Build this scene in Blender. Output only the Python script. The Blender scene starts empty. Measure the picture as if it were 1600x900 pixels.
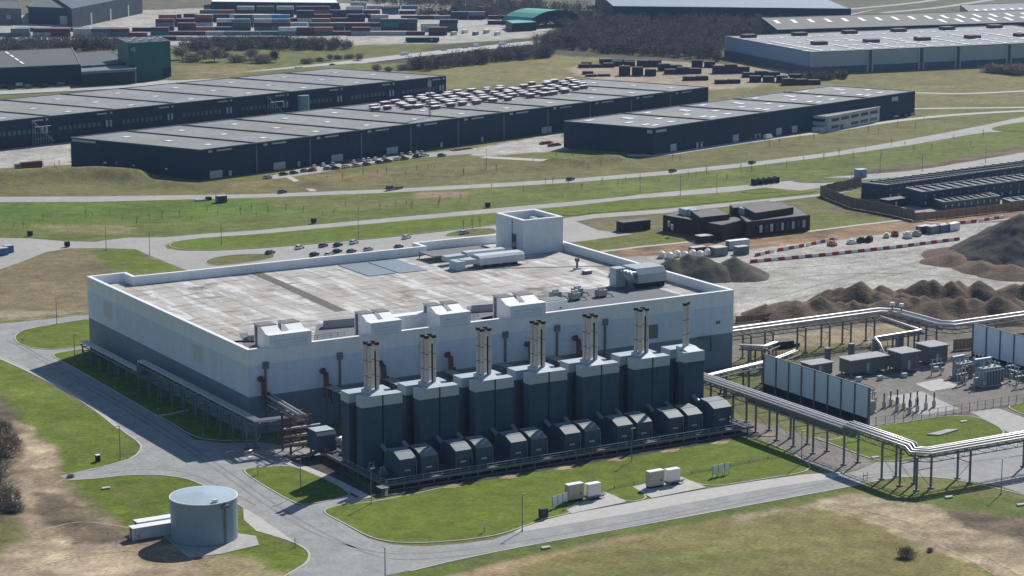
import bpy, math, random
import numpy as np
from mathutils import Vector, Matrix
from mathutils.geometry import tessellate_polygon
R = math.radians
random.seed(7)
rng = np.random.default_rng(11)
SC = bpy.context.scene
COL = SC.collection

# ------------------------------------------------------------------ camera
F, PITCH, ROLL, YAW = 3671.56, .1965, -.0012, 1.0376
CAM = Vector((-239.08, -537.58, 155.0))
FW = Vector((math.cos(YAW)*math.cos(PITCH), math.sin(YAW)*math.cos(PITCH), -math.sin(PITCH)))
R0 = Vector((math.sin(YAW), -math.cos(YAW), 0)); U0 = R0.cross(FW)
RT = R0*math.cos(ROLL)+U0*math.sin(ROLL); UP = RT.cross(FW)
cd = bpy.data.cameras.new('camera'); cam = bpy.data.objects.new('camera', cd); COL.objects.link(cam)
cam.matrix_world = Matrix(((RT.x, UP.x, -FW.x, CAM.x), (RT.y, UP.y, -FW.y, CAM.y), (RT.z, UP.z, -FW.z, CAM.z), (0, 0, 0, 1)))
cd.sensor_width = 36; cd.lens = 36*F/1600; cd.clip_start = 5; cd.clip_end = 12000
SC.camera = cam

# ------------------------------------------------------------------ sky, sun, exposure
SUN_AZ = math.atan2(15.5, 24); SUN_EL = R(38.3)
w = bpy.data.worlds.new('World'); SC.world = w; w.use_nodes = True
nt = w.node_tree; bg = nt.nodes['Background']; sky = nt.nodes.new('ShaderNodeTexSky')
sky.sky_type = 'NISHITA'; sky.sun_disc = False; sky.sun_elevation = SUN_EL
sky.sun_rotation = math.pi/2-SUN_AZ; sky.air_density = 1.2; sky.dust_density = 0.3; sky.ozone_density = 5.0
nt.links.new(sky.outputs[0], bg.inputs[0]); bg.inputs[1].default_value = 0.078
sd = bpy.data.lights.new('sun', 'SUN'); so = bpy.data.objects.new('sun', sd); COL.objects.link(so)
sd.energy = 4.9; sd.angle = R(0.5); sd.color = (1.0, .955, .885)
SD = Vector((math.cos(SUN_AZ)*math.cos(SUN_EL), math.sin(SUN_AZ)*math.cos(SUN_EL), math.sin(SUN_EL)))
so.rotation_euler = SD.to_track_quat('Z', 'Y').to_euler(); so.location = (0, 0, 300)
SC.view_settings.view_transform = 'Standard'; SC.view_settings.look = 'None'
SC.view_settings.exposure = 0.1; SC.view_settings.gamma = 1
HAZE = .00004
SC.cycles.max_bounces = 6; SC.cycles.diffuse_bounces = 3; SC.cycles.volume_bounces = 0

# ------------------------------------------------------------------ helpers
def G(px, py, z=0.0):            # survey point of the photograph -> point at height z on the site
    d = FW+RT*((px-800)/F)-UP*((py-450)/F)
    return CAM+d*((z-CAM.z)/d.z)
def G2(px, py, z=0.0):
    p = G(px, py, z); return (p.x, p.y)

class MB:
    def __init__(s): s.v = []; s.f = []; s.m = []; s.sm = []
    def add(s, vs, fs, m=0, smooth=False):
        o = len(s.v); s.v += [tuple(x) for x in vs]
        for f in fs: s.f.append(tuple(i+o for i in f)); s.m.append(m); s.sm.append(smooth)
        return s
    def box(s, x0, x1, y0, y1, z0, z1, m=0):
        v = [(x0,y0,z0),(x1,y0,z0),(x1,y1,z0),(x0,y1,z0),(x0,y0,z1),(x1,y0,z1),(x1,y1,z1),(x0,y1,z1)]
        return s.add(v, [(0,3,2,1),(4,5,6,7),(0,1,5,4),(1,2,6,5),(2,3,7,6),(3,0,4,7)], m)
    def obox(s, c, ux, lx, ly, z0, z1, m=0):      # oriented box: centre, unit dir
        ux = Vector((ux[0], ux[1])).normalized(); uy = Vector((-ux.y, ux.x)); c = Vector(c[:2])
        q = [c+ux*(a*lx/2)+uy*(b*ly/2) for a, b in ((-1,-1),(1,-1),(1,1),(-1,1))]
        return s.prism([(p.x, p.y) for p in q], z0, z1, m)
    def prism(s, poly, z0, z1, m=0, mt=None):
        a = sum(poly[i][0]*poly[(i+1) % len(poly)][1]-poly[(i+1) % len(poly)][0]*poly[i][1] for i in range(len(poly)))
        if a < 0: poly = poly[::-1]
        n = len(poly); v = [(p[0], p[1], z0) for p in poly]+[(p[0], p[1], z1) for p in poly]
        s.add(v, [(i, (i+1) % n, (i+1) % n+n, i+n) for i in range(n)], m)
        if n == 4: s.add(v, [(0,3,2,1)], m); s.add(v, [(4,5,6,7)], m if mt is None else mt)
        else:
            t = tessellate_polygon([[Vector((p[0], p[1], 0)) for p in poly]])
            s.add(v, [tuple(i+n for i in (f if ccw(poly, f) else f[::-1])) for f in t], m if mt is None else mt)
        return s
    def profile(s, prof, x0, x1, m=0):          # (y,z) outline extruded along x
        n = len(prof); v = [(x0, p[0], p[1]) for p in prof]+[(x1, p[0], p[1]) for p in prof]
        s.add(v, [(i, (i+1) % n, (i+1) % n+n, i+n) for i in range(n)]+[tuple(range(n))[::-1], tuple(range(n, 2*n))], m)
        return s
    def cyl(s, x, y, z0, z1, r, n=12, m=0, r2=None):
        r2 = r if r2 is None else r2
        v = [(x+r*math.cos(2*math.pi*i/n), y+r*math.sin(2*math.pi*i/n), z0) for i in range(n)]
        v += [(x+r2*math.cos(2*math.pi*i/n), y+r2*math.sin(2*math.pi*i/n), z1) for i in range(n)]
        s.add(v, [(i, (i+1) % n, (i+1) % n+n, i+n) for i in range(n)], m, n > 7)
        return s.add(v, [tuple(range(n, 2*n)), tuple(range(n))[::-1]], m)
    def tube(s, path, r, n=8, m=0):
        P = [Vector(p) for p in path]; v = []; k = len(P)
        for i, p in enumerate(P):
            a = (P[i]-P[i-1]).normalized() if i else (P[1]-P[0]).normalized()
            b = (P[i+1]-P[i]).normalized() if i < k-1 else a
            t = (a+b); t = t.normalized() if t.length > 1e-6 else a
            up = Vector((0, 0, 1)) if abs(t.z) < .9 else Vector((0, 1, 0))
            e1 = t.cross(up).normalized(); e2 = e1.cross(t)
            sc = 1/max(.5, math.sqrt(max(.01, (1+a.dot(b))/2)))
            pl = (b-a); pl = pl.normalized() if pl.length > 1e-5 else None
            for j in range(n):
                an = 2*math.pi*j/n; o = e1*math.cos(an)+e2*math.sin(an)
                if pl: q = pl-t*pl.dot(t); q = q.normalized() if q.length > 1e-5 else q; o = o+q*(o.dot(q)*(sc-1))
                v.append(p+o*r)
        s.add(v, [(i*n+j, i*n+(j+1) % n, (i+1)*n+(j+1) % n, (i+1)*n+j) for i in range(k-1) for j in range(n)], m, n > 5)
        return s.add(v, [tuple(range(n))[::-1], tuple(range((k-1)*n, k*n))], m)
    def bar(s, a, b, t=.15, m=0):
        return s.tube([a, b], t*.7, 4, m)
    def quad(s, a, b, c, d, m=0): return s.add([a, b, c, d], [(0,1,2,3)], m)
    def build(s, name, mats, parent=None, org=None):
        me = bpy.data.meshes.new(name)
        if org is not None: vv = [(a[0]-org[0], a[1]-org[1], a[2]-org[2]) for a in s.v]
        else: vv = s.v
        me.from_pydata(vv, [], s.f)
        if not isinstance(mats, (list, tuple)): mats = [mats]
        for m in mats: me.materials.append(m)
        me.polygons.foreach_set('material_index', s.m); me.polygons.foreach_set('use_smooth', s.sm)
        me.update()
        o = bpy.data.objects.new(name, me); COL.objects.link(o)
        if parent is not None: o.parent = parent
        return o
def ccw(poly, f):
    a, b, c = (poly[i] for i in f)
    return (b[0]-a[0])*(c[1]-a[1])-(b[1]-a[1])*(c[0]-a[0]) > 0
def tag(o, label, cat, group=None):
    o['label'] = label; o['category'] = cat
    if group: o['group'] = group
    return o
def thing(name, label, cat, loc=(0, 0, 0), rz=0, group=None):
    o = bpy.data.objects.new(name, None); COL.objects.link(o); o.empty_display_size = .5
    o.location = loc; o.rotation_euler = (0, 0, rz); return tag(o, label, cat, group)
KIDS = {}
def copy_tree(o, parent=None):
    c = o.copy(); COL.objects.link(c)
    if parent: c.parent = parent
    for ch in [x for x in ALLCH(o)]: copy_tree(ch, c)
    return c
def ALLCH(o): return list(o.children)
def place(proto, state, loc, rz=0, label=None, group=None, scale=None, cat=None):
    o = proto if not state.get(proto.name) else copy_tree(proto)
    state[proto.name] = True
    o.location = loc; o.rotation_euler = (0, 0, rz)
    if label: o['label'] = label
    if group: o['group'] = group
    if cat: o['category'] = cat
    if scale: o.scale = scale
    return o
USED = {}
def structure(o, kind='structure'): o['kind'] = kind; return o
ORD = 'first second third fourth fifth sixth seventh eighth ninth tenth eleventh twelfth thirteenth fourteenth fifteenth sixteenth seventeenth eighteenth nineteenth twentieth'.split()
TENS = {2: 'twenty', 3: 'thirty', 4: 'forty', 5: 'fifty', 6: 'sixty', 7: 'seventy'}
def nth(i):
    if i < 20: return ORD[i]
    t, u = divmod(i+1, 10)
    if u == 0: return TENS[t][:-1]+'ieth'
    return TENS[t]+'-'+ORD[u-1]

# ------------------------------------------------------------------ materials
MATS = {}
def mat(name, col, rough=.8, var=.12, scale=.4, col2=None, metal=0, seam=None, streak=None, spec=.3, bump=0):
    if name in MATS: return MATS[name]
    m = bpy.data.materials.new(name); m.use_nodes = True; n = m.node_tree.nodes; l = m.node_tree.links
    b = n['Principled BSDF']; b.inputs['Roughness'].default_value = rough; b.inputs['Metallic'].default_value = metal
    b.inputs['Specular IOR Level'].default_value = spec
    tc = n.new('ShaderNodeNewGeometry')
    mp = n.new('ShaderNodeMapping'); l.new(tc.outputs['Position'], mp.inputs[0])
    if streak: mp.inputs['Scale'].default_value = streak
    nz = n.new('ShaderNodeTexNoise'); nz.inputs['Scale'].default_value = scale; nz.inputs['Detail'].default_value = 6
    nz.inputs['Roughness'].default_value = .65; l.new(mp.outputs[0], nz.inputs['Vector'])
    rp = n.new('ShaderNodeValToRGB'); l.new(nz.outputs['Fac'], rp.inputs[0])
    c = np.array(col)
    lo = c*(1-var) if col2 is None else np.array(col2); hi = c*(1+var) if col2 is None else c
    rp.color_ramp.elements[0].position = .32; rp.color_ramp.elements[1].position = .68
    rp.color_ramp.elements[0].color = (*lo, 1); rp.color_ramp.elements[1].color = (*hi, 1)
    out = rp.outputs[0]
    for (ax, sp, wd, dk) in (seam or []):       # panel joints every sp metres
        sx = n.new('ShaderNodeSeparateXYZ'); l.new(tc.outputs['Position'], sx.inputs[0])
        src = sx.outputs['XYZ'.index(ax)] if ax in 'XYZ' else None
        if ax == 'D':
            ad = n.new('ShaderNodeMath'); l.new(sx.outputs[0], ad.inputs[0]); l.new(sx.outputs[1], ad.inputs[1]); src = ad.outputs[0]
        dv = n.new('ShaderNodeMath'); dv.operation = 'DIVIDE'; dv.inputs[1].default_value = sp; l.new(src, dv.inputs[0])
        fr = n.new('ShaderNodeMath'); fr.operation = 'FRACT'; l.new(dv.outputs[0], fr.inputs[0])
        lt = n.new('ShaderNodeMath'); lt.operation = 'LESS_THAN'; lt.inputs[1].default_value = wd/sp; l.new(fr.outputs[0], lt.inputs[0])
        mx = n.new('ShaderNodeMix'); mx.data_type = 'RGBA'; mx.blend_type = 'MULTIPLY'
        l.new(lt.outputs[0], mx.inputs[0]); l.new(out, mx.inputs[6]); mx.inputs[7].default_value = (dk, dk, dk, 1); out = mx.outputs[2]
    n3 = n.new('ShaderNodeTexNoise'); n3.inputs['Scale'].default_value = scale*7; n3.inputs['Detail'].default_value = 5; l.new(mp.outputs[0], n3.inputs['Vector'])
    r3 = n.new('ShaderNodeMapRange'); r3.inputs[1].default_value = .3; r3.inputs[2].default_value = .7; r3.inputs[3].default_value = 1-var*.8; r3.inputs[4].default_value = 1+var*.8; l.new(n3.outputs['Fac'], r3.inputs[0])
    s3 = n.new('ShaderNodeVectorMath'); s3.operation = 'SCALE'; l.new(out, s3.inputs[0]); l.new(r3.outputs[0], s3.inputs['Scale']); out = s3.outputs[0]
    l.new(out, b.inputs['Base Color'])
    if bump:
        bp = n.new('ShaderNodeBump'); bp.inputs['Strength'].default_value = .6; bp.inputs['Distance'].default_value = bump
        n2 = n.new('ShaderNodeTexNoise'); n2.inputs['Scale'].default_value = 1.2; n2.inputs['Detail'].default_value = 5
        l.new(tc.outputs['Position'], n2.inputs['Vector']); l.new(n2.outputs['Fac'], bp.inputs['Height']); l.new(bp.outputs[0], b.inputs['Normal'])
    MATS[name] = m; return m
def ground_like(name, col, a1=.28, a2=.3, attr=False, bump=.25):
    """earth / turf: three octaves of mottling over a base colour (or the sheet's own colour attribute)"""
    if name in MATS: return MATS[name]
    m = bpy.data.materials.new(name); m.use_nodes = True; n = m.node_tree.nodes; l = m.node_tree.links
    b = n['Principled BSDF']; b.inputs['Roughness'].default_value = .95; b.inputs['Specular IOR Level'].default_value = .1
    g = n.new('ShaderNodeNewGeometry')
    if attr:
        at = n.new('ShaderNodeAttribute'); at.attribute_name = 'soil'; out = at.outputs['Color']
    else:
        rg = n.new('ShaderNodeRGB'); rg.outputs[0].default_value = (*col, 1); out = rg.outputs[0]
    for sc, amp, st in ((.035, a1*.7, (1, 1, 1)), (.22, a1, (1, 1, 1)), (1.3, a2, (.6, 1.3, 1)), (5.5, a2*.9, (1, 1, 1))):
        mp = n.new('ShaderNodeMapping'); mp.inputs['Scale'].default_value = st; mp.inputs['Rotation'].default_value = (0, 0, .5)
        l.new(g.outputs['Position'], mp.inputs[0])
        z = n.new('ShaderNodeTexNoise'); z.inputs['Scale'].default_value = sc; z.inputs['Detail'].default_value = 4; l.new(mp.outputs[0], z.inputs['Vector'])
        mr = n.new('ShaderNodeMapRange'); mr.inputs[1].default_value = .3; mr.inputs[2].default_value = .7
        mr.inputs[3].default_value = 1-amp; mr.inputs[4].default_value = 1+amp; l.new(z.outputs['Fac'], mr.inputs[0])
        mx = n.new('ShaderNodeVectorMath'); mx.operation = 'SCALE'; l.new(out, mx.inputs[0]); l.new(mr.outputs[0], mx.inputs['Scale']); out = mx.outputs[0]
    # slight hue drift toward straw
    z = n.new('ShaderNodeTexNoise'); z.inputs['Scale'].default_value = .11; z.inputs['Detail'].default_value = 8; z.inputs['Roughness'].default_value = .7
    l.new(g.outputs['Position'], z.inputs['Vector'])
    mr = n.new('ShaderNodeMapRange'); mr.inputs[1].default_value = .5; mr.inputs[2].default_value = .75; mr.inputs[3].default_value = 0; mr.inputs[4].default_value = .6 if not name.startswith('lawn') else .15
    l.new(z.outputs['Fac'], mr.inputs[0])
    mm = n.new('ShaderNodeMix'); mm.data_type = 'RGBA'; l.new(mr.outputs[0], mm.inputs[0]); l.new(out, mm.inputs[6]); mm.inputs[7].default_value = (.21, .175, .09, 1)
    l.new(mm.outputs[2], b.inputs['Base Color'])
    bp = n.new('ShaderNodeBump'); bp.inputs['Strength'].default_value = .7; bp.inputs['Distance'].default_value = bump
    z = n.new('ShaderNodeTexNoise'); z.inputs['Scale'].default_value = .9; z.inputs['Detail'].default_value = 6; l.new(g.outputs['Position'], z.inputs['Vector'])
    l.new(z.outputs['Fac'], bp.inputs['Height']); l.new(bp.outputs[0], b.inputs['Normal'])
    MATS[name] = m; return m

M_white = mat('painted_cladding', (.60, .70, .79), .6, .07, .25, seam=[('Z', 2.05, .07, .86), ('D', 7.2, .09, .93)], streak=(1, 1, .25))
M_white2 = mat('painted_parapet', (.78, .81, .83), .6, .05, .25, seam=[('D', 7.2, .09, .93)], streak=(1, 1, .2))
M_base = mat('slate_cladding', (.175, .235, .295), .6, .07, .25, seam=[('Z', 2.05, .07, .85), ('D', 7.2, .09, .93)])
M_cope = mat('white_coping', (.84, .84, .83), .5, .03)
M_roof = None
M_dark = mat('navy_cladding', (.013, .032, .060), .6, .14, .15, seam=[('D', 2.3, .16, .82)], streak=(1, 1, .3), spec=.18)
M_dark2 = mat('charcoal_cladding', (.015, .030, .050), .5, .14, .15, seam=[('D', 3.1, .2, .8)], streak=(1, 1, .3), spec=.18)
M_whroof = mat('grey_felt', (.25, .255, .25), .85, .16, .05, streak=(1, 1, 1))
M_seam = mat('dark_upstand', (.09, .09, .10), .8, .1)
M_sky = mat('skylight_plastic', (.86, .85, .85), .7, .03, spec=.1)
M_pale = mat('pale_plate', (.45, .46, .47), .6, .08)
M_mod = mat('green_grey_cladding', (.054, .086, .118), .6, .16, .3, streak=(1, 1, .25), spec=.18, seam=[('Z', 4.3, .12, .7)])
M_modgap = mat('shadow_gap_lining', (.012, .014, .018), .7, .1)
M_cap = mat('light_grey_cladding', (.42, .48, .52), .5, .05)
M_steel = mat('galvanised_steel', (.34, .35, .36), .5, .12, metal=.35)
M_steel2 = mat('weathered_steel', (.17, .18, .19), .65, .15, metal=.2)
M_pipe = mat('insulated_pipe_jacket', (.52, .50, .49), .42, .1, .8, metal=.55)
M_flue = mat('stainless_flue', (.52, .50, .51), .42, .08, .5, metal=.4, streak=(1, 1, .2))
M_black = mat('black_steel', (.012, .012, .014), .6, .1)
M_rust = mat('oxide_red_duct', (.16, .06, .045), .7, .15)
M_wood = mat('timber_boards', (.33, .22, .13), .85, .2, .6, seam=[('D', 1.1, .18, .6)], streak=(1, 1, .1))
M_wood2 = mat('grey_timber_boards', (.21, .17, .12), .85, .2, .6, seam=[('D', 1.1, .18, .6)], streak=(1, 1, .1))
M_conc = mat('concrete', (.40, .385, .36), .9, .14, .5)
M_asph = mat('worn_asphalt', (.30, .295, .29), .9, .17, .16, bump=.02)
M_asph2 = mat('far_asphalt', (.36, .345, .32), .9, .1, .05)
M_pave = mat('pale_paving', (.47, .45, .42), .9, .1, .4)
M_gravel = ground_like('crushed_stone', (.22, .205, .19), .15, .25)
M_lawn = ground_like('lawn_turf', (.120, .162, .021), .2, .26, bump=.1)
M_meadow = ground_like('meadow_turf', (.14, .15, .045), .2, .2, bump=.1)
M_soil = ground_like('heaped_soil', (.15, .108, .080), .25, .3, bump=.35)
M_soil2 = ground_like('heaped_gravel', (.095, .086, .078), .2, .18, bump=.2)
M_glass = mat('dark_window_glass', (.02, .03, .045), .15, .1, spec=.6)
M_red = mat('red_plastic', (.42, .05, .04), .5, .1)
M_wht = mat('white_plastic', (.75, .74, .72), .5, .06)
M_brick = mat('dark_brown_brick', (.042, .032, .031), .85, .2, 1.2, seam=[('Z', 1.2, .1, .7)])
M_tank = mat('tank_blue_grey_sheet', (.21, .30, .37), .45, .05, .3, seam=[('Z', 1.6, .05, .88)], streak=(1, 1, .15))
M_tankroof = mat('tank_roof_sheet', (.36, .46, .52), .5, .06, .5)
M_twig = mat('bare_twigs', (.16, .132, .108), .95, .25, .3)
M_twig2 = mat('grey_brown_twigs', (.22, .185, .155), .95, .25, .3)
M_bush = mat('sunlit_bare_twigs', (.34, .285, .23), .95, .25, .4)
M_ever = mat('evergreen_leaves', (.028, .045, .022), .9, .25, .4)
M_trunk = mat('bark', (.08, .065, .05), .95, .2)
M_tyre = mat('tyre_rubber', (.02, .02, .02), .8, .1)
M_panel = mat('translucent_wall_panel', (.74, .84, .92), .4, .05, .3, streak=(1, 1, .2))
M_hut = mat('grey_green_steel_sheet', (.13, .14, .14), .6, .08, seam=[('D', 1.4, .1, .85)])
M_hutroof = mat('grey_flat_roof', (.30, .31, .32), .7, .08)
M_ceramic = mat('grey_ceramic', (.5, .5, .5), .35, .1)
M_insul = mat('brown_insulator', (.05, .035, .035), .4, .1)
M_trafo = mat('transformer_green_grey', (.24, .28, .29), .5, .1)
M_soffit = mat('pale_deck_boards', (.42, .36, .30), .8, .15)

# ------------------------------------------------------------------ numpy value noise
def vnoise(x, y, sc, seed):
    x = x/sc; y = y/sc; xi = np.floor(x).astype(np.int64); yi = np.floor(y).astype(np.int64); fx = x-xi; fy = y-yi
    fx = fx*fx*(3-2*fx); fy = fy*fy*(3-2*fy)
    def h(a, b):
        n = (a*374761393+b*668265263+seed*1442695041) & 0x7fffffff; n = ((n ^ (n >> 13))*1274126177) & 0x7fffffff
        return ((n ^ (n >> 16)) & 0xffff)/65535.0
    return (h(xi, yi)*(1-fx)+h(xi+1, yi)*fx)*(1-fy)+(h(xi, yi+1)*(1-fx)+h(xi+1, yi+1)*fx)*fy
def fbm(x, y, sc, seed, o=4):
    s = 0; a = .5; t = 0
    for k in range(o): s = s+a*vnoise(x, y, sc, seed+k); t += a; a *= .55; sc /= 2.03
    return s/t

def world_poly(px, z=0): return [G2(p[0], p[1], z) for p in px]
def smooth_poly(P, it=2, closed=True):
    for _ in range(it):
        Q = []; n = len(P)
        for i in range(n if closed else n-1):
            a, b = P[i], P[(i+1) % n]
            Q += [(a[0]*.78+b[0]*.22, a[1]*.78+b[1]*.22), (a[0]*.22+b[0]*.78, a[1]*.22+b[1]*.78)]
        if not closed: Q = [P[0]]+Q+[P[-1]]
        P = Q
    return P
def sdist(X, Y, P):
    """signed distance, + inside"""
    P = np.array(P); Q = np.roll(P, -1, 0); ins = np.zeros(X.shape, bool); D = np.full(X.shape, 1e9)
    for (x0, y0), (x1, y1) in zip(P, Q):
        dx, dy = x1-x0, y1-y0; L = dx*dx+dy*dy+1e-12
        t = np.clip(((X-x0)*dx+(Y-y0)*dy)/L, 0, 1); d = np.hypot(X-x0-t*dx, Y-y0-t*dy); D = np.minimum(D, d)
        c = ((y0 > Y) != (y1 > Y)); xx = x0+(Y-y0)*dx/(dy if abs(dy) > 1e-12 else 1e-12); ins ^= c & (X < xx)
    return np.where(ins, D, -D)

# ------------------------------------------------------------------ ground sheet
LAWN = (.118, .161, .021); LAWN2 = (.125, .158, .032); OLIVE = (.152, .155, .052); TAN = (.225, .185, .088); DRY = (.19, .155, .08)
SAND = (.40, .315, .215); SAND2 = (.30, .23, .155); BROWN = (.145, .112, .078); GREY = (.35, .33, .29); WOODF = (.085, .078, .052); CLAY = (.27, .175, .105)
REG = [   # (outline surveyed from the photo, colour, edge wander m, softness m)
 ([(-300,-30),(2000,-30),(2000,26),(-300,26)], (.15,.14,.10), 20, 20),
 ([(600,22),(1130,14),(1260,28),(1300,60),(1140,104),(1000,96),(820,88),(540,104),(560,90),(800,56),(880,44)], WOODF, 12, 8),
 ([(-300,90),(-300,36),(280,14),(560,4),(860,6),(880,40),(820,60),(700,68),(430,72),(0,70)], (.42,.40,.36), 4, 3),
 ([(250,78),(640,72),(560,102),(430,114),(300,130),(272,112)], OLIVE, 8, 6),
 ([(270,104),(400,100),(430,112),(300,128)], TAN, 8, 8),
 ([(600,112),(840,84),(1000,94),(1100,104),(900,106),(880,128),(690,140)], (.21,.19,.078), 8, 5),
 ([(880,108),(1000,94),(1130,100),(1330,116),(1290,130),(1110,140),(930,126)], (.36,.29,.22), 6, 4),
 ([(1090,170),(1120,140),(1330,116),(1700,104),(1700,170),(1440,165)], (.19,.17,.072), 6, 5),
 ([(1440,165),(1700,160),(1700,190),(1530,198),(1430,215),(1420,180)], OLIVE, 4, 4),
 ([(-200,232),(112,218),(112,256),(60,262),(-200,276)], (.42,.40,.37), 2, 1),
 ([(560,175),(700,158),(930,128),(1000,150),(600,200)], (.27,.26,.25), 2, 2),
 ([(745,232),(882,206),(884,238),(840,249),(735,243)], (.42,.40,.37), 2, 1.2),
 ([(-200,268),(60,262),(112,256),(320,282),(420,280),(740,246),(880,235),(980,243),(1080,236),(1430,186),(1440,212),(1250,240),(1000,268),(600,297),(400,304),(-200,309)], (.16,.15,.06), 3, 2),
 ([(340,288),(560,268),(760,262),(740,282),(500,298),(360,300)], (.18,.155,.068), 6, 6),
 ([(840,249),(884,234),(960,240),(1010,250),(900,256)], LAWN2, 4, 3),
 ([(-200,318),(400,309),(800,290),(1180,258),(1440,226),(1600,196),(1700,210),(1600,236),(1340,272),(1180,288),(980,307),(780,324),(400,360),(100,376),(-200,373)], (.126,.156,.036), 3, 2),
 ([(-200,320),(400,312),(500,320),(300,345),(-200,350)], (.10,.16,.024), 6, 6),
 ([(60,352),(190,350),(210,366),(70,366)], (.21,.185,.085), 6, 5),
 ([(400,314),(700,306),(740,300),(700,318),(560,330),(420,322)], OLIVE, 5, 4),
 ([(640,300),(740,298),(730,308),(650,310)], (.30,.23,.14), 5, 3),
 ([(1300,272),(1480,252),(1600,226),(1600,240),(1480,258),(1340,276)], BROWN, 4, 3),
 ([(-200,372),(45,372),(10,388),(-200,400)], OLIVE, 3, 2),
 ([(-200,470),(0,421),(45,403),(110,388),(220,390),(290,421),(140,440),(140,486),(60,490),(-200,520)], (.20,.16,.09), 4, 3),
 ([(140,388),(212,389),(286,420),(200,424),(160,408)], LAWN, 5, 5),
 ([(-200,490),(140,484),(140,494),(-200,508)], (.30,.25,.17), 3, 2),
 ([(-200,503),(60,496),(140,487),(140,491),(-200,512)], OLIVE, 3, 2),
 ([(840,332),(980,312),(1300,298),(1345,320),(1345,345),(940,396),(880,370)], OLIVE, 2, 2),
 ([(900,345),(1030,330),(1035,350),(1010,370),(930,356)], (.17,.15,.08), 4, 3),
 ([(905,378),(1035,360),(1100,378),(935,394)], (.14,.15,.04), 2, 1),
 ([(1262,334),(1330,332),(1420,343),(1265,360)], (.15,.16,.045), 2, 1),
 ([(1265,325),(1320,320),(1440,345),(1420,346),(1330,334)], BROWN, 3, 2),
 ([(1345,300),(1600,262),(1700,262),(1700,320),(1420,345)], (.33,.30,.27), 2, 1),
 ([(935,392),(1100,378),(1240,366),(1420,344),(1700,318),(1700,345),(1500,352),(1300,378),(1100,400),(960,402)], CLAY, 2, 1.5),
 ([(960,402),(1100,398),(1300,376),(1500,350),(1700,345),(1700,500),(1150,505),(1140,455)], (.40,.385,.355), 2, 2),
 ([(1430,395),(1500,388),(1700,380),(1700,450),(1560,430)], SAND2, 8, 5),
 ([(1460,400),(1700,398),(1700,425),(1530,420)], BROWN, 8, 5),
 ([(1100,500),(1700,485),(1700,640),(1354,672),(1194,625),(1100,600)], (.17,.155,.12), 4, 3),
 ([(1200,525),(1420,505),(1430,535),(1210,560)], (.30,.24,.16), 6, 4),
 ([(1150,560),(1200,545),(1330,535),(1350,545),(1200,575)], (.16,.15,.06), 6, 4),
 ([(1100,590),(1190,560),(1194,625),(1300,665),(1160,655),(1100,630)], (.13,.135,.05), 4, 3),
 ([(-250,540),(0,556),(225,695),(215,715),(140,738),(95,746),(70,700),(0,655),(-250,520)], LAWN, 2, 1.2),
 ([(-250,650),(0,638),(40,655),(105,720),(110,748),(150,785),(200,822),(235,826),(285,862),(420,890),(520,1000),(-250,1050)], SAND2, 6, 5),
 ([(-250,620),(0,622),(32,660),(32,800),(0,850),(-250,850)], (.13,.11,.075), 5, 4),
 ([(40,680),(70,690),(100,725),(60,735),(30,725)], SAND, 3, 2),
 ([(30,745),(100,765),(140,790),(90,800),(40,775)], SAND, 4, 3),
 ([(-40,860),(60,830),(180,850),(200,890),(60,960),(-60,960)], SAND, 7, 5),
 ([(0,815),(30,800),(60,830),(0,880),(-150,900),(-150,800)], OLIVE, 6, 5),
 ([(60,770),(150,800),(200,850),(120,850),(60,820)], BROWN, 9, 6),
 ([(108,751),(200,741),(290,745),(337,766),(402,828),(486,864),(470,893),(435,900),(380,880),(320,850),(220,828),(203,828),(180,805),(140,775)], LAWN, 1.5, 1),
 ([(320,872),(400,868),(470,905),(440,960),(330,930)], (.28,.24,.13), 4, 3),
 ([(380,1100),(640,890),(1320,758),(1700,790),(1700,1100)], (.115,.15,.034), 1.5, 1),
 ([(600,1100),(712,900),(820,872),(950,842),(1150,806),(1290,781),(1420,800),(1560,900),(1700,1000)], (.205,.18,.068), 3, 2.5),
 ([(900,900),(1050,850),(1200,850),(1250,900),(1000,960)], (.165,.165,.055), 14, 12),
 ([(560,1000),(690,900),(810,873),(950,843),(1060,823),(1000,840),(880,868),(770,905),(700,1000)], (.33,.24,.14), 2, 2.5),
 ([(1150,806),(1290,780),(1345,768),(1420,784),(1520,798),(1620,830),(1750,900),(1700,990),(1560,900),(1440,850),(1380,822),(1290,796),(1150,814)], (.36,.29,.19), 3.5, 2.5),
 ([(1480,800),(1600,815),(1700,850),(1620,850),(1520,822)], BROWN, 5, 4),
]
def axis(lo, a, b, hi, st, g, mx):
    c = list(np.arange(a, b, st)); s = st; x = c[-1]
    while x < hi: s = min(mx, s*g); x += s; c.append(x)
    s = st; x = a; L = []
    while x > lo: s = min(mx, s*g); x -= s; L.append(x)
    return np.array(L[::-1]+c)
gx = axis(-260, -110, 270, 1300, 1.5, 1.012, 7.5); gy = axis(-330, -210, 260, 1650, 1.5, 1.012, 7.5)
gx = np.concatenate([[-5000, -2500, -1200, -600], gx, [1700, 2400, 3600, 6000]]); gy = np.concatenate([[-4000, -1500, -700], gy, [2000, 2800, 4200, 7000]])
X, Y = np.meshgrid(gx, gy)
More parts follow.
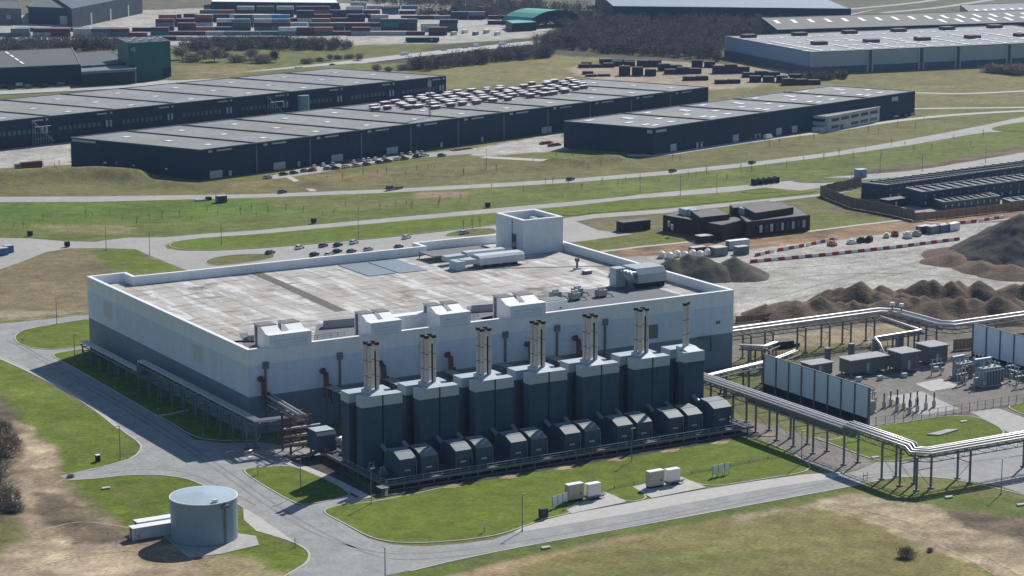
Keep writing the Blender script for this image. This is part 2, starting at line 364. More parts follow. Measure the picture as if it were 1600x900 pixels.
# earth banks
BANKS = []
def bank(pts, wdt, h): BANKS.append((pts, wdt, h))
bank([(G2(-60,287)), G2(60,280), G2(150,277), G2(205,281)], 13, 5.0)
bank([G2(205,282), G2(290,291)], 9, 1.5)
bank([G2(500,288), G2(640,274), G2(760,266), G2(860,262)], 10, 1.5)
bank([G2(868,258), G2(925,254), G2(960,253)], 9, 3.4)
bank([G2(270,122), G2(420,116), G2(560,104)], 16, 2)
Z = np.zeros_like(X)
for pts, wdt, h in BANKS:
    D = np.full(X.shape, 1e9)
    for (x0, y0), (x1, y1) in zip(pts[:-1], pts[1:]):
        dx, dy = x1-x0, y1-y0; t = np.clip(((X-x0)*dx+(Y-y0)*dy)/(dx*dx+dy*dy), 0, 1); D = np.minimum(D, np.hypot(X-x0-t*dx, Y-y0-t*dy))
    Z = np.maximum(Z, h*np.exp(-(D/wdt)**2*1.6)*(D < 2.2*wdt))
Z += np.where(Z > .02, (fbm(X, Y, 14, 5)-.5)*.5*np.clip(Z, 0, 1), 0)
C = np.empty(X.shape+(3,)); C[:] = OLIVE
big = fbm(X, Y, 60, 3)
C = C*(.8+.4*big)[..., None]
for k, (pp, col, warp, soft) in enumerate(REG):
    P = world_poly(pp); a = np.array(P); mrg = warp+soft+5
    q = (X > a[:, 0].min()-mrg) & (X < a[:, 0].max()+mrg) & (Y > a[:, 1].min()-mrg) & (Y < a[:, 1].max()+mrg)
    if not q.any(): continue
    xs, ys = X[q], Y[q]
    n1 = (fbm(xs, ys, 9+warp*2, 20+k)-.5)*2; n2 = (fbm(xs, ys, 3.2, 90+k, 3)-.5)*1.6
    d = sdist(xs, ys, P)+n1*warp*1.3+n2*warp*.6
    wgt = np.clip(d/soft+.5, 0, 1)[:, None]; wgt = wgt*wgt*(3-2*wgt)
    amp = 1.5 if col in (SAND, SAND2, BROWN, CLAY) or col == (.36,.29,.19) else .6
    cc = np.array(col)*(1+.35*(fbm(xs, ys, 22, 50+k)-.5)+amp*(fbm(xs*1.0+ys*.5, ys*1.6, 7, 70+k, 5)-.5))[:, None]
    C[q] = C[q]*(1-wgt)+cc*wgt
ny, nx = X.shape
idx = np.arange(nx*ny).reshape(ny, nx)
faces = np.stack([idx[:-1, :-1], idx[:-1, 1:], idx[1:, 1:], idx[1:, :-1]], -1).reshape(-1, 4)
me = bpy.data.meshes.new('ground'); me.vertices.add(nx*ny)
me.vertices.foreach_set('co', np.stack([X, Y, Z], -1).astype(np.float32).ravel())
me.loops.add(faces.size); me.loops.foreach_set('vertex_index', faces.ravel().astype(np.int32))
me.polygons.add(len(faces)); me.polygons.foreach_set('loop_start', np.arange(0, faces.size, 4, dtype=np.int32))
me.polygons.foreach_set('use_smooth', np.ones(len(faces), bool))
me.update(calc_edges=True)
ca = me.color_attributes.new('soil', 'FLOAT_COLOR', 'POINT')
ca.data.foreach_set('color', np.concatenate([C, np.ones(C.shape[:2]+(1,))], -1).astype(np.float32).ravel())
me.materials.append(ground_like('site_ground', None, .2, .34, attr=True))
gr = bpy.data.objects.new('ground', me); COL.objects.link(gr); structure(gr)
def gz(x, y):
    i = np.searchsorted(gx, x)-1; j = np.searchsorted(gy, y)-1; return float(Z[j:j+2, i:i+2].max())

# ------------------------------------------------------------------ roads, paths, kerbs
def sheet(name, px, z, m, smooth=1, world=False, thick=.03):
    P = px if world else world_poly(px)
    if smooth: P = smooth_poly(P, smooth)
    return structure(MB().prism(P, z-thick, z, 0).build(name, m))
def strip_line(P, wdt):
    L = []; Rr = []; n = len(P)
    for i in range(n):
        a = Vector(P[max(i-1, 0)]); b = Vector(P[min(i+1, n-1)]); t = (b-a).normalized(); nn = Vector((-t.y, t.x)); p = Vector(P[i])
        L.append(tuple(p+nn*wdt/2)); Rr.append(tuple(p-nn*wdt/2))
    return L+Rr[::-1]
def ribbon(name, px, wdt, z, m, world=False, it=2, h=.03, mb=None):
    P = px if world else world_poly(px)
    P = smooth_poly(P, it, False) if it else P
    own = mb is None; mb = mb or MB(); n = len(P); Q = strip_line(P, wdt); Lf, Rg = Q[:n], Q[n:][::-1]
    for i in range(n-1):
        mb.prism([Rg[i], Rg[i+1], Lf[i+1], Lf[i]], z-h, z)
    return structure(mb.build(name, m)) if own else mb
A = .035
sheet('road', [(-200,503),(0,506),(70,499),(140,492),(140,548),(120,560),(92,560),(125,580),(245,650),(305,687),(345,692),(395,692),(400,690),(470,700),(520,706),(505,712),(480,722),(455,728),(395,731),(378,735),(400,752),(430,770),(465,790),(487,789),(549,773),(570,780),(555,785),(512,797),(505,801),(540,821),(575,841),(612,851),(660,854),(720,850),(770,843),(800,833),(840,826),(1000,800),(1200,762),(1260,750),(1320,740),(1340,735),(1370,722),(1420,722),(1500,706),(1600,690),(1700,690),(1700,800),(1600,772),(1560,759),(1500,750),(1440,744),(1390,747),(1345,755),(1320,762),(1200,784),(1000,821),(800,857),(700,879),(600,900),(560,960),(440,1100),(330,1100),(455,893),(480,878),(483,863),(458,846),(400,806),(382,794),(335,766),(315,757),(290,747),(250,742),(200,742),(150,748),(110,751),(92,744),(140,733),(162,729),(200,719),(215,709),(222,699),(215,690),(192,675),(155,641),(100,606),(45,578),(0,559),(-200,470)], A, M_asph, 0)
sheet('side_road', [(1515,643),(1560,638),(1700,690),(1700,700),(1590,690),(1588,682)], A+.004, M_conc, 0)
sheet('gravel_path', [(1140,652),(1200,664),(1262,683),(1300,696),(1368,722),(1345,732),(1316,740),(1290,738),(1262,722),(1225,705),(1190,690),(1150,680)], A+.006, M_gravel, 1)
sheet('main_road', [(-300,309),(140,307),(400,303.5),(600,296),(800,285),(900,279),(1050,266.5),(1175,253.5),(1300,238),(1400,221.5),(1500,203),(1540,195),(1620,178),(1700,165),(1700,190),(1560,206),(1540,207),(1500,213),(1420,227),(1300,244),(1175,259.5),(1050,272.5),(900,285),(800,291),(600,301.5),(400,309),(140,315.5),(-300,317)], A, M_asph2, 0)
sheet('parallel_road', [(-300,375),(0,372),(45,372.5),(100,377),(150,378),(165,375.5),(200,371.5),(255,371),(300,367),(400,360),(500,350.5),(600,341.5),(700,332.5),(775,325.5),(900,314.5),(975,307.5),(1000,304),(1100,295),(1175,288.5),(1220,284),(1300,276.5),(1420,267.5),(1460,262),(1600,238),(1700,225),(1700,240),(1600,252),(1460,273),(1345,281),(1300,291),(1250,298),(1195,293),(1140,300),(980,311.5),(900,321),(775,332),(700,338.5),(600,347.5),(500,356.5),(400,366),(320,371),(270,377.5),(257,384),(262,389),(285,392),(340,392),(400,389),(500,381),(600,372),(700,361),(773,352),(850,346),(882,341),(925,335),(1025,328),(1200,311),(1300,301),(1345,297),(1300,304),(1200,316),(1040,333),(930,341),(900,346),(935,360),(990,366),(910,377),(880,380),(880,395),(300,425),(283,419),(240,402),(212,389.5),(170,388),(110,388),(72,394),(45,405),(0,421),(-300,480)], A, M_asph2, 0)
def island(px, m=M_lawn, nm='lawn', kerb=True, z=.14):
    P = smooth_poly(world_poly(px), 2)
    structure(MB().prism(P, -.05, z, 0).build(nm, m))
    if kerb: ribbon('kerb', P+[P[0]], .35, z+.02, M_pave, True, 0, .12)
island([(22,527),(32,517),(65,510),(100,504),(150,497),(152,537),(110,544),(80,547),(50,544),(28,537)])
island([(78,555),(95,551),(140,543),(400,620),(410,690),(382,688),(342,689),(304,684),(255,654),(242,648),(120,577)])
island([(378,735),(395,731),(460,727),(512,748),(548,772),(543,776),(487,788),(464,789),(400,752)])
island([(500,799),(530,789),(585,785),(740,752),(1160,676),(1235,706),(1278,735),(1180,751),(1105,762),(1060,745),(990,760),(1015,779),(980,786),(945,768),(886,797),(893,802),(850,811),(800,830),(770,838),(720,845),(660,849),(612,848),(575,839),(540,819)])
island([(1265,682),(1300,690),(1354,669),(1515,644),(1586,680),(1480,706),(1400,721),(1370,721),(1300,694)])
island([(1565,637),(1600,629),(1700,620),(1700,680)])
island([(262,384),(272,377.5),(320,371.5),(400,366.5),(600,348.5),(773,333),(850,330),(850,345),(773,351),(700,360),(600,371),(500,380),(400,388),(340,391),(285,391)], M_lawn)
island([(320,408),(340,401),(380,397),(432,397),(425,405),(345,416),(325,414)], M_meadow)
island([(693,367),(720,359),(775,356),(776,368),(700,370)], M_meadow)
island([(845,328),(900,322),(975,314),(1180,304),(1300,297),(1200,309),(1025,326),(925,333),(882,339)], M_lawn, kerb=False)
island([(1150,300),(1195,295),(1240,299),(1180,303)], M_lawn, kerb=False)
island([(1230,281),(1270,278),(1345,278),(1300,286),(1250,286)], M_meadow, kerb=False)
island([(1545,200),(1600,190),(1700,180),(1700,204),(1560,206)], M_lawn, kerb=False)
# kerb lines, pavements
ribbon('kerb', [(-200,465),(0,557),(45,577),(100,605),(155,640),(192,674),(215,689),(222,699),(215,710),(200,719),(162,729),(138,735)], .5, .1, M_pave, h=.1)
ribbon('pavement', [(-180,480),(0,560),(45,580),(100,608),(155,644),(186,670)], 1.1, .09, M_pave, h=.06)
ribbon('kerb', [(100,751),(150,748),(200,742),(250,742),(290,747),(315,757),(335,766),(382,794)], .4, .1, M_pave, h=.1)
ribbon('kerb', [(400,829),(458,846),(484,862),(482,878),(456,894),(400,925),(340,990)], .5, .1, M_pave, h=.1)
ribbon('kerb', [(640,893),(700,878),(800,857),(1000,821),(1200,784),(1320,762),(1390,747),(1440,744),(1500,750),(1600,773)], .45, .1, M_pave, h=.1)
sheet('pavement', [(380,793),(402,806),(460,846),(430,839),(400,829),(381,812)], A+.012, M_pave, 0)
sheet('pavement', [(800,833),(815,825),(850,813),(890,803),(980,787),(1015,780),(1105,764),(1180,752),(1262,741),(1325,737),(1300,748),(1200,763),(1000,800),(840,827)], A+.012, M_pave, 0)
sheet('paved_bay', [(884,797),(945,769),(979,785),(893,803)], .17, M_pave, 0, thick=.15)
sheet('paved_bay', [(988,761),(1065,746),(1104,762),(1018,779)], .17, M_pave, 0, thick=.15)
ribbon('path', [(445,722),(478,733),(512,747),(575,779)], 2.4, .19, M_pave, it=0, h=.15)
ribbon('path', [(243,651),(270,647),(295,641)], 1.2, .17, M_pave, it=0, h=.1)
ribbon('path', [(450,276),(470,287),(490,299)], 3.0, .09, M_pave, it=1)
ribbon('path', [(935,394),(1000,386),(1100,376)], 2.4, .08, M_pave, it=0)
ribbon('path', [(1262,362),(1340,352),(1420,343)], 2.4, .08, M_pave, it=0)
ribbon('path', [(1430,346),(1500,350),(1600,340)], 2.0, .08, M_pave, it=0)
sheet('path', [(760,244),(850,249),(910,249),(910,251),(840,252),(750,247)], .08, M_pave, 0)
ribbon('path', [(980,243),(1040,242),(1080,235),(1200,217),(1300,205),(1380,191),(1480,180),(1600,173),(1700,170)], 6, .07, M_pave)
ribbon('path', [(1420,170),(1500,169),(1600,168),(1700,166)], 5, .06, M_pave)
ribbon('path', [(1430,145),(1510,147),(1600,142),(1700,140)], 5, .06, M_pave)
sheet('car_park', [(415,277),(480,261),(600,246),(700,236),(745,231),(745,240),(650,247),(560,258),(500,270),(430,280)], .07, M_asph2, 0)
ribbon('highway', [(-50,148),(200,136),(330,122),(430,111),(520,102),(620,90),(700,81),(780,73),(835,67),(900,62)], 19, .4, mat('highway_concrete', (.42, .41, .39), .9, .08, .05), h=.4)
ribbon('road', [(1250,22),(1330,14),(1420,6),(1500,-6)], 9, .08, M_asph2)
ribbon('road', [(1380,20),(1470,12),(1560,-2)], 9, .08, M_asph2)
ribbon('road', [(540,28),(600,10),(650,-4)], 14, .08, M_pave)
lm = MB()
for k in range(14):      # worn white dashes and zebra marks on the road below the pipe bridge
    a = G(1484+8*k, 714.5-1.6*k); lm.obox((a.x, a.y), (1, .02), .9, .25, A+.004, A+.009)
for k in range(3):
    a = G(374+8*k, 721-4*k); lm.obox((a.x, a.y), (0, 1), 1.6, .8, A+.004, A+.009)
structure(lm.build('road_marking', M_wht))
# road drain covers & joint lines on the main tarmac
jl = MB()
ribbon('', [(395,803),(480,786),(560,850),(640,868),(800,846)], .12, A+.006, None, it=2, h=.003, mb=jl)
structure(jl.build('road_joint', M_steel2))
M_track = mat('tyre_darkened_asphalt', (.235, .23, .225), .9, .2, .3)
for off in (0, 9):
    ribbon('tyre_track', [(10+off,530),(100+off*1.2,585),(220+off*1.5,655),(330+off*1.6,728),(430+off*1.8,800),(500+off*2,840),(600,868+off),(720,862+off),(900,832+off*.8),(1180,777+off*.6),(1330,746+off*.5),(1460,728+off*.4),(1640,706)], .7, A+.008, M_track, h=.003)
ribbon('tyre_track', [(150,741),(230,732),(300,738),(400,790)], .7, A+.0085, M_track, h=.003)
M_rut = ground_like('bare_rut', (.36, .285, .19), .3, .35)
for px in ([(0,760),(60,742),(110,738)],[(-20,800),(60,770),(110,744)],[(60,830),(130,812),(230,830),(300,862)],[(40,890),(140,866),(240,858),(330,884)],[(1290,790),(1400,822),(1500,866),(1560,902)],[(1300,786),(1420,815),(1530,862),(1600,905)]):
    ribbon('wheel_rut', px, .55, .04, M_rut, h=.02)
M_gtrk = ground_like('crushed_track', (.33, .315, .285), .2, .25)
for px in ([(1190,470),(1300,440),(1420,412),(1500,395)],[(1200,480),(1320,446),(1440,420),(1520,410)],[(1180,420),(1300,415),(1420,398)],[(1160,450),(1260,430),(1400,425),(1560,440)]):
    ribbon('wheel_rut', px, .8, .045, M_gtrk, h=.02)

# ================================================================== MAIN HALL
H = 22.6; HB = 10.18; HM = 18.4; ZR = 20.0
OUT = [(0,0),(152,0),(152,115),(109.3,115),(109.3,108),(12,108),(12,115),(0,115)]
def inset(poly, d):
    n = len(poly); Q = []
    for i in range(n):
        a, b, c = Vector(poly[i-1]), Vector(poly[i]), Vector(poly[(i+1) % n])
        t1 = (b-a).normalized(); t2 = (c-b).normalized(); n1 = Vector((-t1.y, t1.x)); n2 = Vector((-t2.y, t2.x))
        Q.append(tuple(b+(n1+n2)*d))
    return Q
def ring(mb, outer, inner, z0, z1):
    n = len(outer)
    for i in range(n):
        j = (i+1) % n; mb.add([(*outer[i], z0),(*outer[j], z0),(*inner[j], z0),(*inner[i], z0),(*outer[i], z1),(*outer[j], z1),(*inner[j], z1),(*inner[i], z1)],
                              [(0,1,5,4),(4,5,6,7),(2,3,7,6),(0,3,2,1)])
hall = thing('industrial_hall', 'huge flat roofed hall with pale walls, slate grey base and square roof tower', 'building', (0, 0, 0))
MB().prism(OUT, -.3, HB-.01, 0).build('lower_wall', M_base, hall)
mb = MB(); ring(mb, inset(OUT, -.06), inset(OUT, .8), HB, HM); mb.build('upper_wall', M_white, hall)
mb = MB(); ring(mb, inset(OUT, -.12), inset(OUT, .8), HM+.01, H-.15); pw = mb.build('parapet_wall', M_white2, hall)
mb = MB(); ring(mb, inset(OUT, -.22), inset(OUT, .95), H-.15, H+.08); mb.build('coping', M_cope, pw)
# roof membrane with stains
m = bpy.data.materials.new('stained_roof_felt'); m.use_nodes = True; n = m.node_tree.nodes; l = m.node_tree.links; b = n['Principled BSDF']; b.inputs['Roughness'].default_value = .9
g = n.new('ShaderNodeNewGeometry')
def nzn(scale, st, det=6, rot=0):
    mp = n.new('ShaderNodeMapping'); mp.inputs['Scale'].default_value = st; mp.inputs['Rotation'].default_value = (0, 0, rot); l.new(g.outputs['Position'], mp.inputs[0])
    z = n.new('ShaderNodeTexNoise'); z.inputs['Scale'].default_value = scale; z.inputs['Detail'].default_value = det; z.inputs['Roughness'].default_value = .65; l.new(mp.outputs[0], z.inputs['Vector']); return z.outputs['Fac']
def mixc(fac, a, bcol, lo, hi):
    r_ = n.new('ShaderNodeMapRange'); r_.inputs[1].default_value = lo; r_.inputs[2].default_value = hi; l.new(fac, r_.inputs[0])
    x = n.new('ShaderNodeMix'); x.data_type = 'RGBA'; l.new(r_.outputs[0], x.inputs[0])
    if isinstance(a, tuple): x.inputs[6].default_value = (*a, 1)
    else: l.new(a, x.inputs[6])
    x.inputs[7].default_value = (*bcol, 1); return x.outputs[2]
o_ = mixc(nzn(.05, (1, 1, 1)), (.48, .455, .415), (.35, .325, .29), .4, .65)
o_ = mixc(nzn(.25, (1, .15, 1)), o_, (.64, .63, .61), .5, .6)
o_ = mixc(nzn(.35, (.2, 1, 1)), o_, (.23, .21, .185), .52, .66)
o_ = mixc(nzn(.09, (1, .8, 1), 8, .4), o_, (.17, .15, .13), .56, .68)
sx = n.new('ShaderNodeSeparateXYZ'); l.new(g.outputs['Position'], sx.inputs[0])
for ax, sp in ((0, 9.3), (1, 14.2), (1, 2.1)):
    d_ = n.new('ShaderNodeMath'); d_.operation = 'DIVIDE'; d_.inputs[1].default_value = sp; l.new(sx.outputs[ax], d_.inputs[0])
    f_ = n.new('ShaderNodeMath'); f_.operation = 'FRACT'; l.new(d_.outputs[0], f_.inputs[0])
    t_ = n.new('ShaderNodeMath'); t_.operation = 'LESS_THAN'; t_.inputs[1].default_value = .35/sp if sp > 5 else .12; l.new(f_.outputs[0], t_.inputs[0])
    x = n.new('ShaderNodeMix'); x.data_type = 'RGBA'; x.blend_type = 'MULTIPLY'; l.new(t_.outputs[0], x.inputs[0]); l.new(o_, x.inputs[6])
    v_ = .6 if sp > 5 else .9; x.inputs[7].default_value = (v_, v_*.97, v_*.94, 1); o_ = x.outputs[2]
l.new(o_, b.inputs['Base Color'])
rf = MB().prism(inset(OUT, .7), HB, ZR, 0).build('roof_deck', m, hall)
for P_ in ([(49.2,107),(52.6,107),(49.4,42.5),(46.0,42.5)], [(0.9,40),(2.4,40),(2.4,107),(0.9,107)], [(110,78),(150,60),(150,61.2),(110,79.4)]):
    MB().prism(P_, ZR, ZR+.05).build('roof_walkway', mat('dark_walkway_felt', (.13, .115, .10), .9, .2, .4), rf)
mb = MB()
for i in range(2): mb.box(77.5+i*10.3, 87.2+i*10.3, 84-.6*i, 104.5, ZR+.02, ZR+.18)
mb.build('roof_panel_field', mat('blue_grey_membrane', (.22, .26, .30), .5, .08, .5, seam=[('X', 2.05, .08, .8), ('Y', 3.4, .08, .8)]), rf)
mb = MB().prism([(76,2),(142,2),(142,24),(136,33),(106,33),(101,20),(76,14)], ZR, ZR+.06)
mb.build('equipment_deck', mat('dark_grey_deck', (.14, .15, .165), .8, .12, .3), rf)
mb = MB()
for P_ in ([(.9,1.5),(5.6,1.5),(19,28),(11,30)], [(18.5,1.5),(34.5,1.5),(49,27),(34,30)], [(44.6,1.5),(55.4,1.5),(70,27),(60,30)], [(65.6,1.5),(77,1.5),(91,27),(81,30)]): mb.prism(P_, ZR, ZR+.06)
mb.build('shadowed_deck', MATS['dark_grey_deck'], rf)  # flat sheets on the roof; dark colour holds deck tone and recess shadow
for P_, hh in (([(33,24),(44,22.5),(46,25.5),(35,27)], 2.2), ([(60,24),(66,23),(67.5,26),(61.5,27)], 1.8), ([(78,22),(86,20.5),(88,24),(80,25.5)], 2.0), ([(9,20),(13,19),(15,24),(11,25)], 1.6)):
    MB().prism(P_, ZR, ZR+hh).build('roof_plenum', M_hutroof, hall)
# tower
TW = [(135.9,90.6),(150.6,90.6),(150.6,107.8),(135.9,107.8)]; TZ = 30.9
M_tow = mat('weathered_white_render', (.66, .70, .73), .7, .07, .5, streak=(1, 1, .5))
tw = MB(); ring(tw, TW, inset(TW, 1.0), ZR-.5, TZ); tower = tw.build('roof_tower', M_tow, hall)
MB().prism(inset(TW, .9), 26, TZ-2.6).build('tower_roof', mat('pale_felt', (.5, .49, .47), .9, .15, .3), tower)
mb = MB(); ring(mb, inset(TW, -.12), inset(TW, 1.15), TZ, TZ+.22); mb.build('coping', M_cope, tower)
mb = MB().box(135.7, 135.95, 95.0, 97.6, ZR, 26.0); mb.tube([(135.7,97.3,26),(135.7,97.3,30.4)], .1, 5); mb.build('tower_door', M_glass, tower)
mb = MB(); mb.box(146.2, 149, 101, 104, TZ-2.6, TZ-1.4); mb.build('roof_hatch', M_cap, tower)
# raised parapet blocks with chutes behind
BL = [(5.9, 17.9), (35.1, 44.2), (55.8, 65.2), (77.6, 88.8)]
M_louv = mat('pale_louvre', (.72, .76, .79), .6, .05, seam=[('Z', .8, .2, .85)])
M_lid = mat('dark_lid_felt', (.20, .19, .185), .9, .15)
for x0, x1 in BL:
    pb = MB().box(x0, x1, -.2, 2.6, HM+.5, 25.6).build('parapet_block', M_white2, hall)
    MB().box(x0-.1, x1+.1, -.3, 2.7, 25.6, 25.75).build('block_coping', M_cope, pb)
    MB().box(x0+1, x1-1, -.24, -.2, HM+3.4, 24.6).build('louvre', M_louv, pb)
    wd = (x1-x0)*.38
    for a in (x0+.4, x1-wd-.3):
        MB().profile([(2.6, ZR), (2.6, 25.5), (6.0, 26.9), (10.0, 26.9), (10.0, ZR)], a, a+wd).build('air_chute', M_cope, pb)
        MB().box(a-.1, a+wd+.1, 6.0, 10.2, 26.9, 27.05).build('chute_lid', M_lid, pb)
        MB().box(a-.3, a-.02, 8, 9, ZR, 26.6).build('chute_pipe', M_steel2, pb)
# front wall fittings
for k, X0 in enumerate((4.6, 25.8, 50.5, 75.9, 92.4, 108.1)):
    dp = MB().box(X0-.25, X0+.25, -.55, -.08, 1, 17.2).build('downpipe', M_steel2, hall)
    MB().box(X0-.75, X0+.75, -.85, -.08, 17.2, 19.0).build('rain_hopper', M_steel2, dp)
for X0 in (3.0, 20.7, 37.5, 57.7, 82.7, 98.1):
    mb = MB(); mb.tube([(X0,-.1,14.6),(X0,-1.2,14.9),(X0+.3,-1.9,14.2),(X0+.5,-2,8)], .75, 8); mb.tube([(X0+1.6,-.2,10.5),(X0+1.8,-1.5,11),(X0+2,-1.6,6)], .3, 6)
    mb.build('red_duct', M_rust, hall)
MB().box(121, 126, -.12, -.07, 11.5, 15.5).build('wall_louvre', M_steel2, hall)
MB().box(146, 147.5, -.12, -.07, 13.2, 14.2).build('wall_vent', M_steel2, hall)
MB().tube([(140,-.2,9.8),(140,-1.4,10),(143.5,-1.4,10),(143.5,-1.4,6)], .4, 6).build('wall_duct', M_steel2, hall)
for y in (30, 96):
    MB().box(-.12, -.06, y, y+6, 13, 17.5).build('louvre', mat('faint_louvre', (.58, .60, .61), .6, .05, seam=[('Z', .9, .2, .85)]), hall)
# things on the roof
def ahu(x0, x1, y0, y1, z0, z1, label):
    t = thing('roof_air_unit', label, 'air unit', (x0, y0, ZR))
    o = (x0, y0, ZR); ym = (y0+y1)/2; e = (y1-y0)*.25
    MB().profile([(y0, z0), (y0, z1-.7), (y0+e*.6, z1), (y1-e*.6, z1), (y1, z1-.7), (y1, z0)], x0, x1).build('casing', mat('pale_casing', (.55, .58, .59), .5, .05, seam=[('X', 2.6, .08, .8)]), t, o)
    mb = MB()
    for x in np.arange(x0+.6, x1, (x1-x0)/5): mb.box(x, x+.25, y0+.2, y1-.2, ZR, z0)
    mb.build('support_frame', M_steel2, t, o)
    return t, o
t, o = ahu(112.5, 128.5, 77.5, 83.0, 21.0, 23.8, 'long pale ventilation casing on the roof, nearer of two below the tower')
MB().prism([(107,78.5),(112.5,77.7),(112.5,82.6),(107,81.5)], 21.6, 23).build('tapered_duct', M_cap, t, o)
MB().box(104.5, 107.5, 77.5, 82.5, ZR+.02, 22.8).build('plenum', M_cap, t, o)
t, o = ahu(113.5, 130, 87.0, 91.0, 20.9, 23.4, 'long pale ventilation casing on the roof, farther of two below the tower')
MB().prism([(106,86.5),(113.5,87.3),(113.5,90.6),(106,90)], 21.4, 22.8).build('tapered_duct', M_cap, t, o)
t = thing('pipe_canopy', 'dark flat canopy on legs behind the roof ventilation casings', 'canopy', (106, 96, ZR))
MB().box(-1, 22, -2.5, 7, 1.7, 2.0).build('canopy_roof', M_lid, t)
for dx, dy in ((-.8,-2.3),(-.8,6.8),(10,-2.3),(21.7,-2.3),(21.7,6.8)): MB().box(dx-.15, dx+.15, dy-.15, dy+.15, 0, 1.7).build('leg', M_steel2, t)
t = thing('roof_air_unit', 'large boxy grey air unit with bent ducts near the right parapet', 'air unit', (133, 26, ZR))
MB().profile([(0, 1.6), (0, 4.2), (1.4, 5.8), (8.5, 5.8), (8.5, 1.6)], 3.5, 13.5).build('casing', mat('mid_grey_casing', (.36, .40, .42), .5, .06, seam=[('X', 2.5, .08, .8)]), t)
MB().box(3.5, 13.2, .4, 8, .1, 1.59).build('plinth', M_black, t)
for i in range(4): MB().tube([(3.5,1+i*1.8,4.6),(1.4-i*.2,1+i*1.5,4.8),(.6,-1.5+i*.8,3.4),(.6,-1.8+i*.8,.2)], .55, 8).build('duct', M_steel, t)
MB().box(-.8, 2.6, 5.2, 8.8, 0, 5.6).build('duct_tower', M_cap, t)
t = thing('roof_plant_box', 'light blue grey plant box beside the fourth raised parapet block', 'plant box', (97.8, 11, ZR))
MB().box(-3.4, 3.4, -2.6, 3.0, 0, 3.6).build('box', M_white2, t); MB().box(-3.0, 3.0, -2.2, 2.6, 3.6, 3.75).build('box_roof', M_steel2, t)
MB().box(.8, 1.4, -2.68, -2.6, 1.2, 1.8).build('vent', M_steel2, t)
t = thing('roof_plant_box', 'long pale plant box behind the second and third raised parapet blocks', 'plant box', (51, 9.5, ZR))
MB().box(-6, 6, -1.6, 1.6, 0, 4.6).build('box', M_white2, t); MB().box(-6.1, 6.1, -1.7, 1.7, 4.6, 4.75).build('box_lid', M_cope, t)
for k, (x, y) in enumerate(((108, 26), (112, 22), (116, 27), (121, 22))):
    t = thing('cooling_unit', 'small silver cooling unit with pipe stubs, %s from the left on the dark deck' % ORD[k], 'cooling unit', (x, y, ZR), 0, 'cooling units on the dark roof deck')
    MB().box(-1.4, 1.4, -1.2, 1.2, .5, 2.2).build('casing', M_steel, t)
    mb = MB(); mb.cyl(-.6, 0, 2.2, 2.9, .5, 10); mb.cyl(.7, 0, 2.2, 2.9, .5, 10); mb.build('fan_cowl', M_pipe, t)
    mb = MB()
    for q in (-1.2, 0, 1.2): mb.box(q-.1, q+.1, -1, 1, 0, .5)
    mb.tube([(1.4,-.8,1),(2.6,-1.6,.8),(2.8,-2.4,.1)], .2, 6); mb.build('frame', M_steel2, t)
for k, (x, y, hh, lb) in enumerate(((138, 62, 3.4, 'tall dark vent pipe with a bulged head standing on the pale roof'), )):
    t = thing('roof_vent', lb, 'roof vent', (x, y, ZR))
    MB().cyl(0, 0, 0, hh*.8, .35, 10).build('stack', M_steel2, t); MB().cyl(0, 0, hh*.7, hh, .75, 10).build('head', M_steel2, t); MB().box(-.9,.9,-.9,.9,0,.4).build('base', M_cap, t)
for k, (x, y) in enumerate(((136.5, 54), (141, 46))):
    t = thing('smoke_hatch', ('low pale smoke hatch, farther' if k == 0 else 'low pale smoke hatch, nearer')+' of two before the big grey roof air unit', 'hatch', (x, y, ZR))
    MB().box(-1.2,1.2,-1,1,0,.9).build('kerb', M_steel2, t); MB().box(-1.3,1.3,-1.1,1.1,.9,1.1).build('lid', M_sky, t)
for k, (x0, y0, x1, y1) in enumerate(((20, 13.2, 34, 13.2), (46, 14, 55, 14), (66, 14.6, 76, 14.6), (89, 21, 98, 22))):
    t = thing('guard_rail', 'thin steel guard rail on the roof, %s from the left behind the parapet blocks' % ORD[k], 'railing', (x0, y0, ZR), 0, 'guard rails on the hall roof')
    mb = MB(); mb.bar((0,0,1.1),(x1-x0,y1-y0,1.1),.1); mb.bar((0,0,.55),(x1-x0,y1-y0,.55),.08)
    for i in range(8): a = i/7; mb.bar(((x1-x0)*a,(y1-y0)*a,0),((x1-x0)*a,(y1-y0)*a,1.1),.1)
    mb.build('rails', M_steel2, t)
t = thing('roof_pipe', 'black bent pipe on the roof beside the leftmost raised parapet block', 'pipe', (1.8, 10, ZR))
MB().tube([(0,4,0),(0,4,1.8),(1.5,3,2),(8,-1,2)], .3, 6).build('pipe', M_black, t)
MB().box(3,8,-5,0,0,1.4).build('plant_base', M_steel2, t)

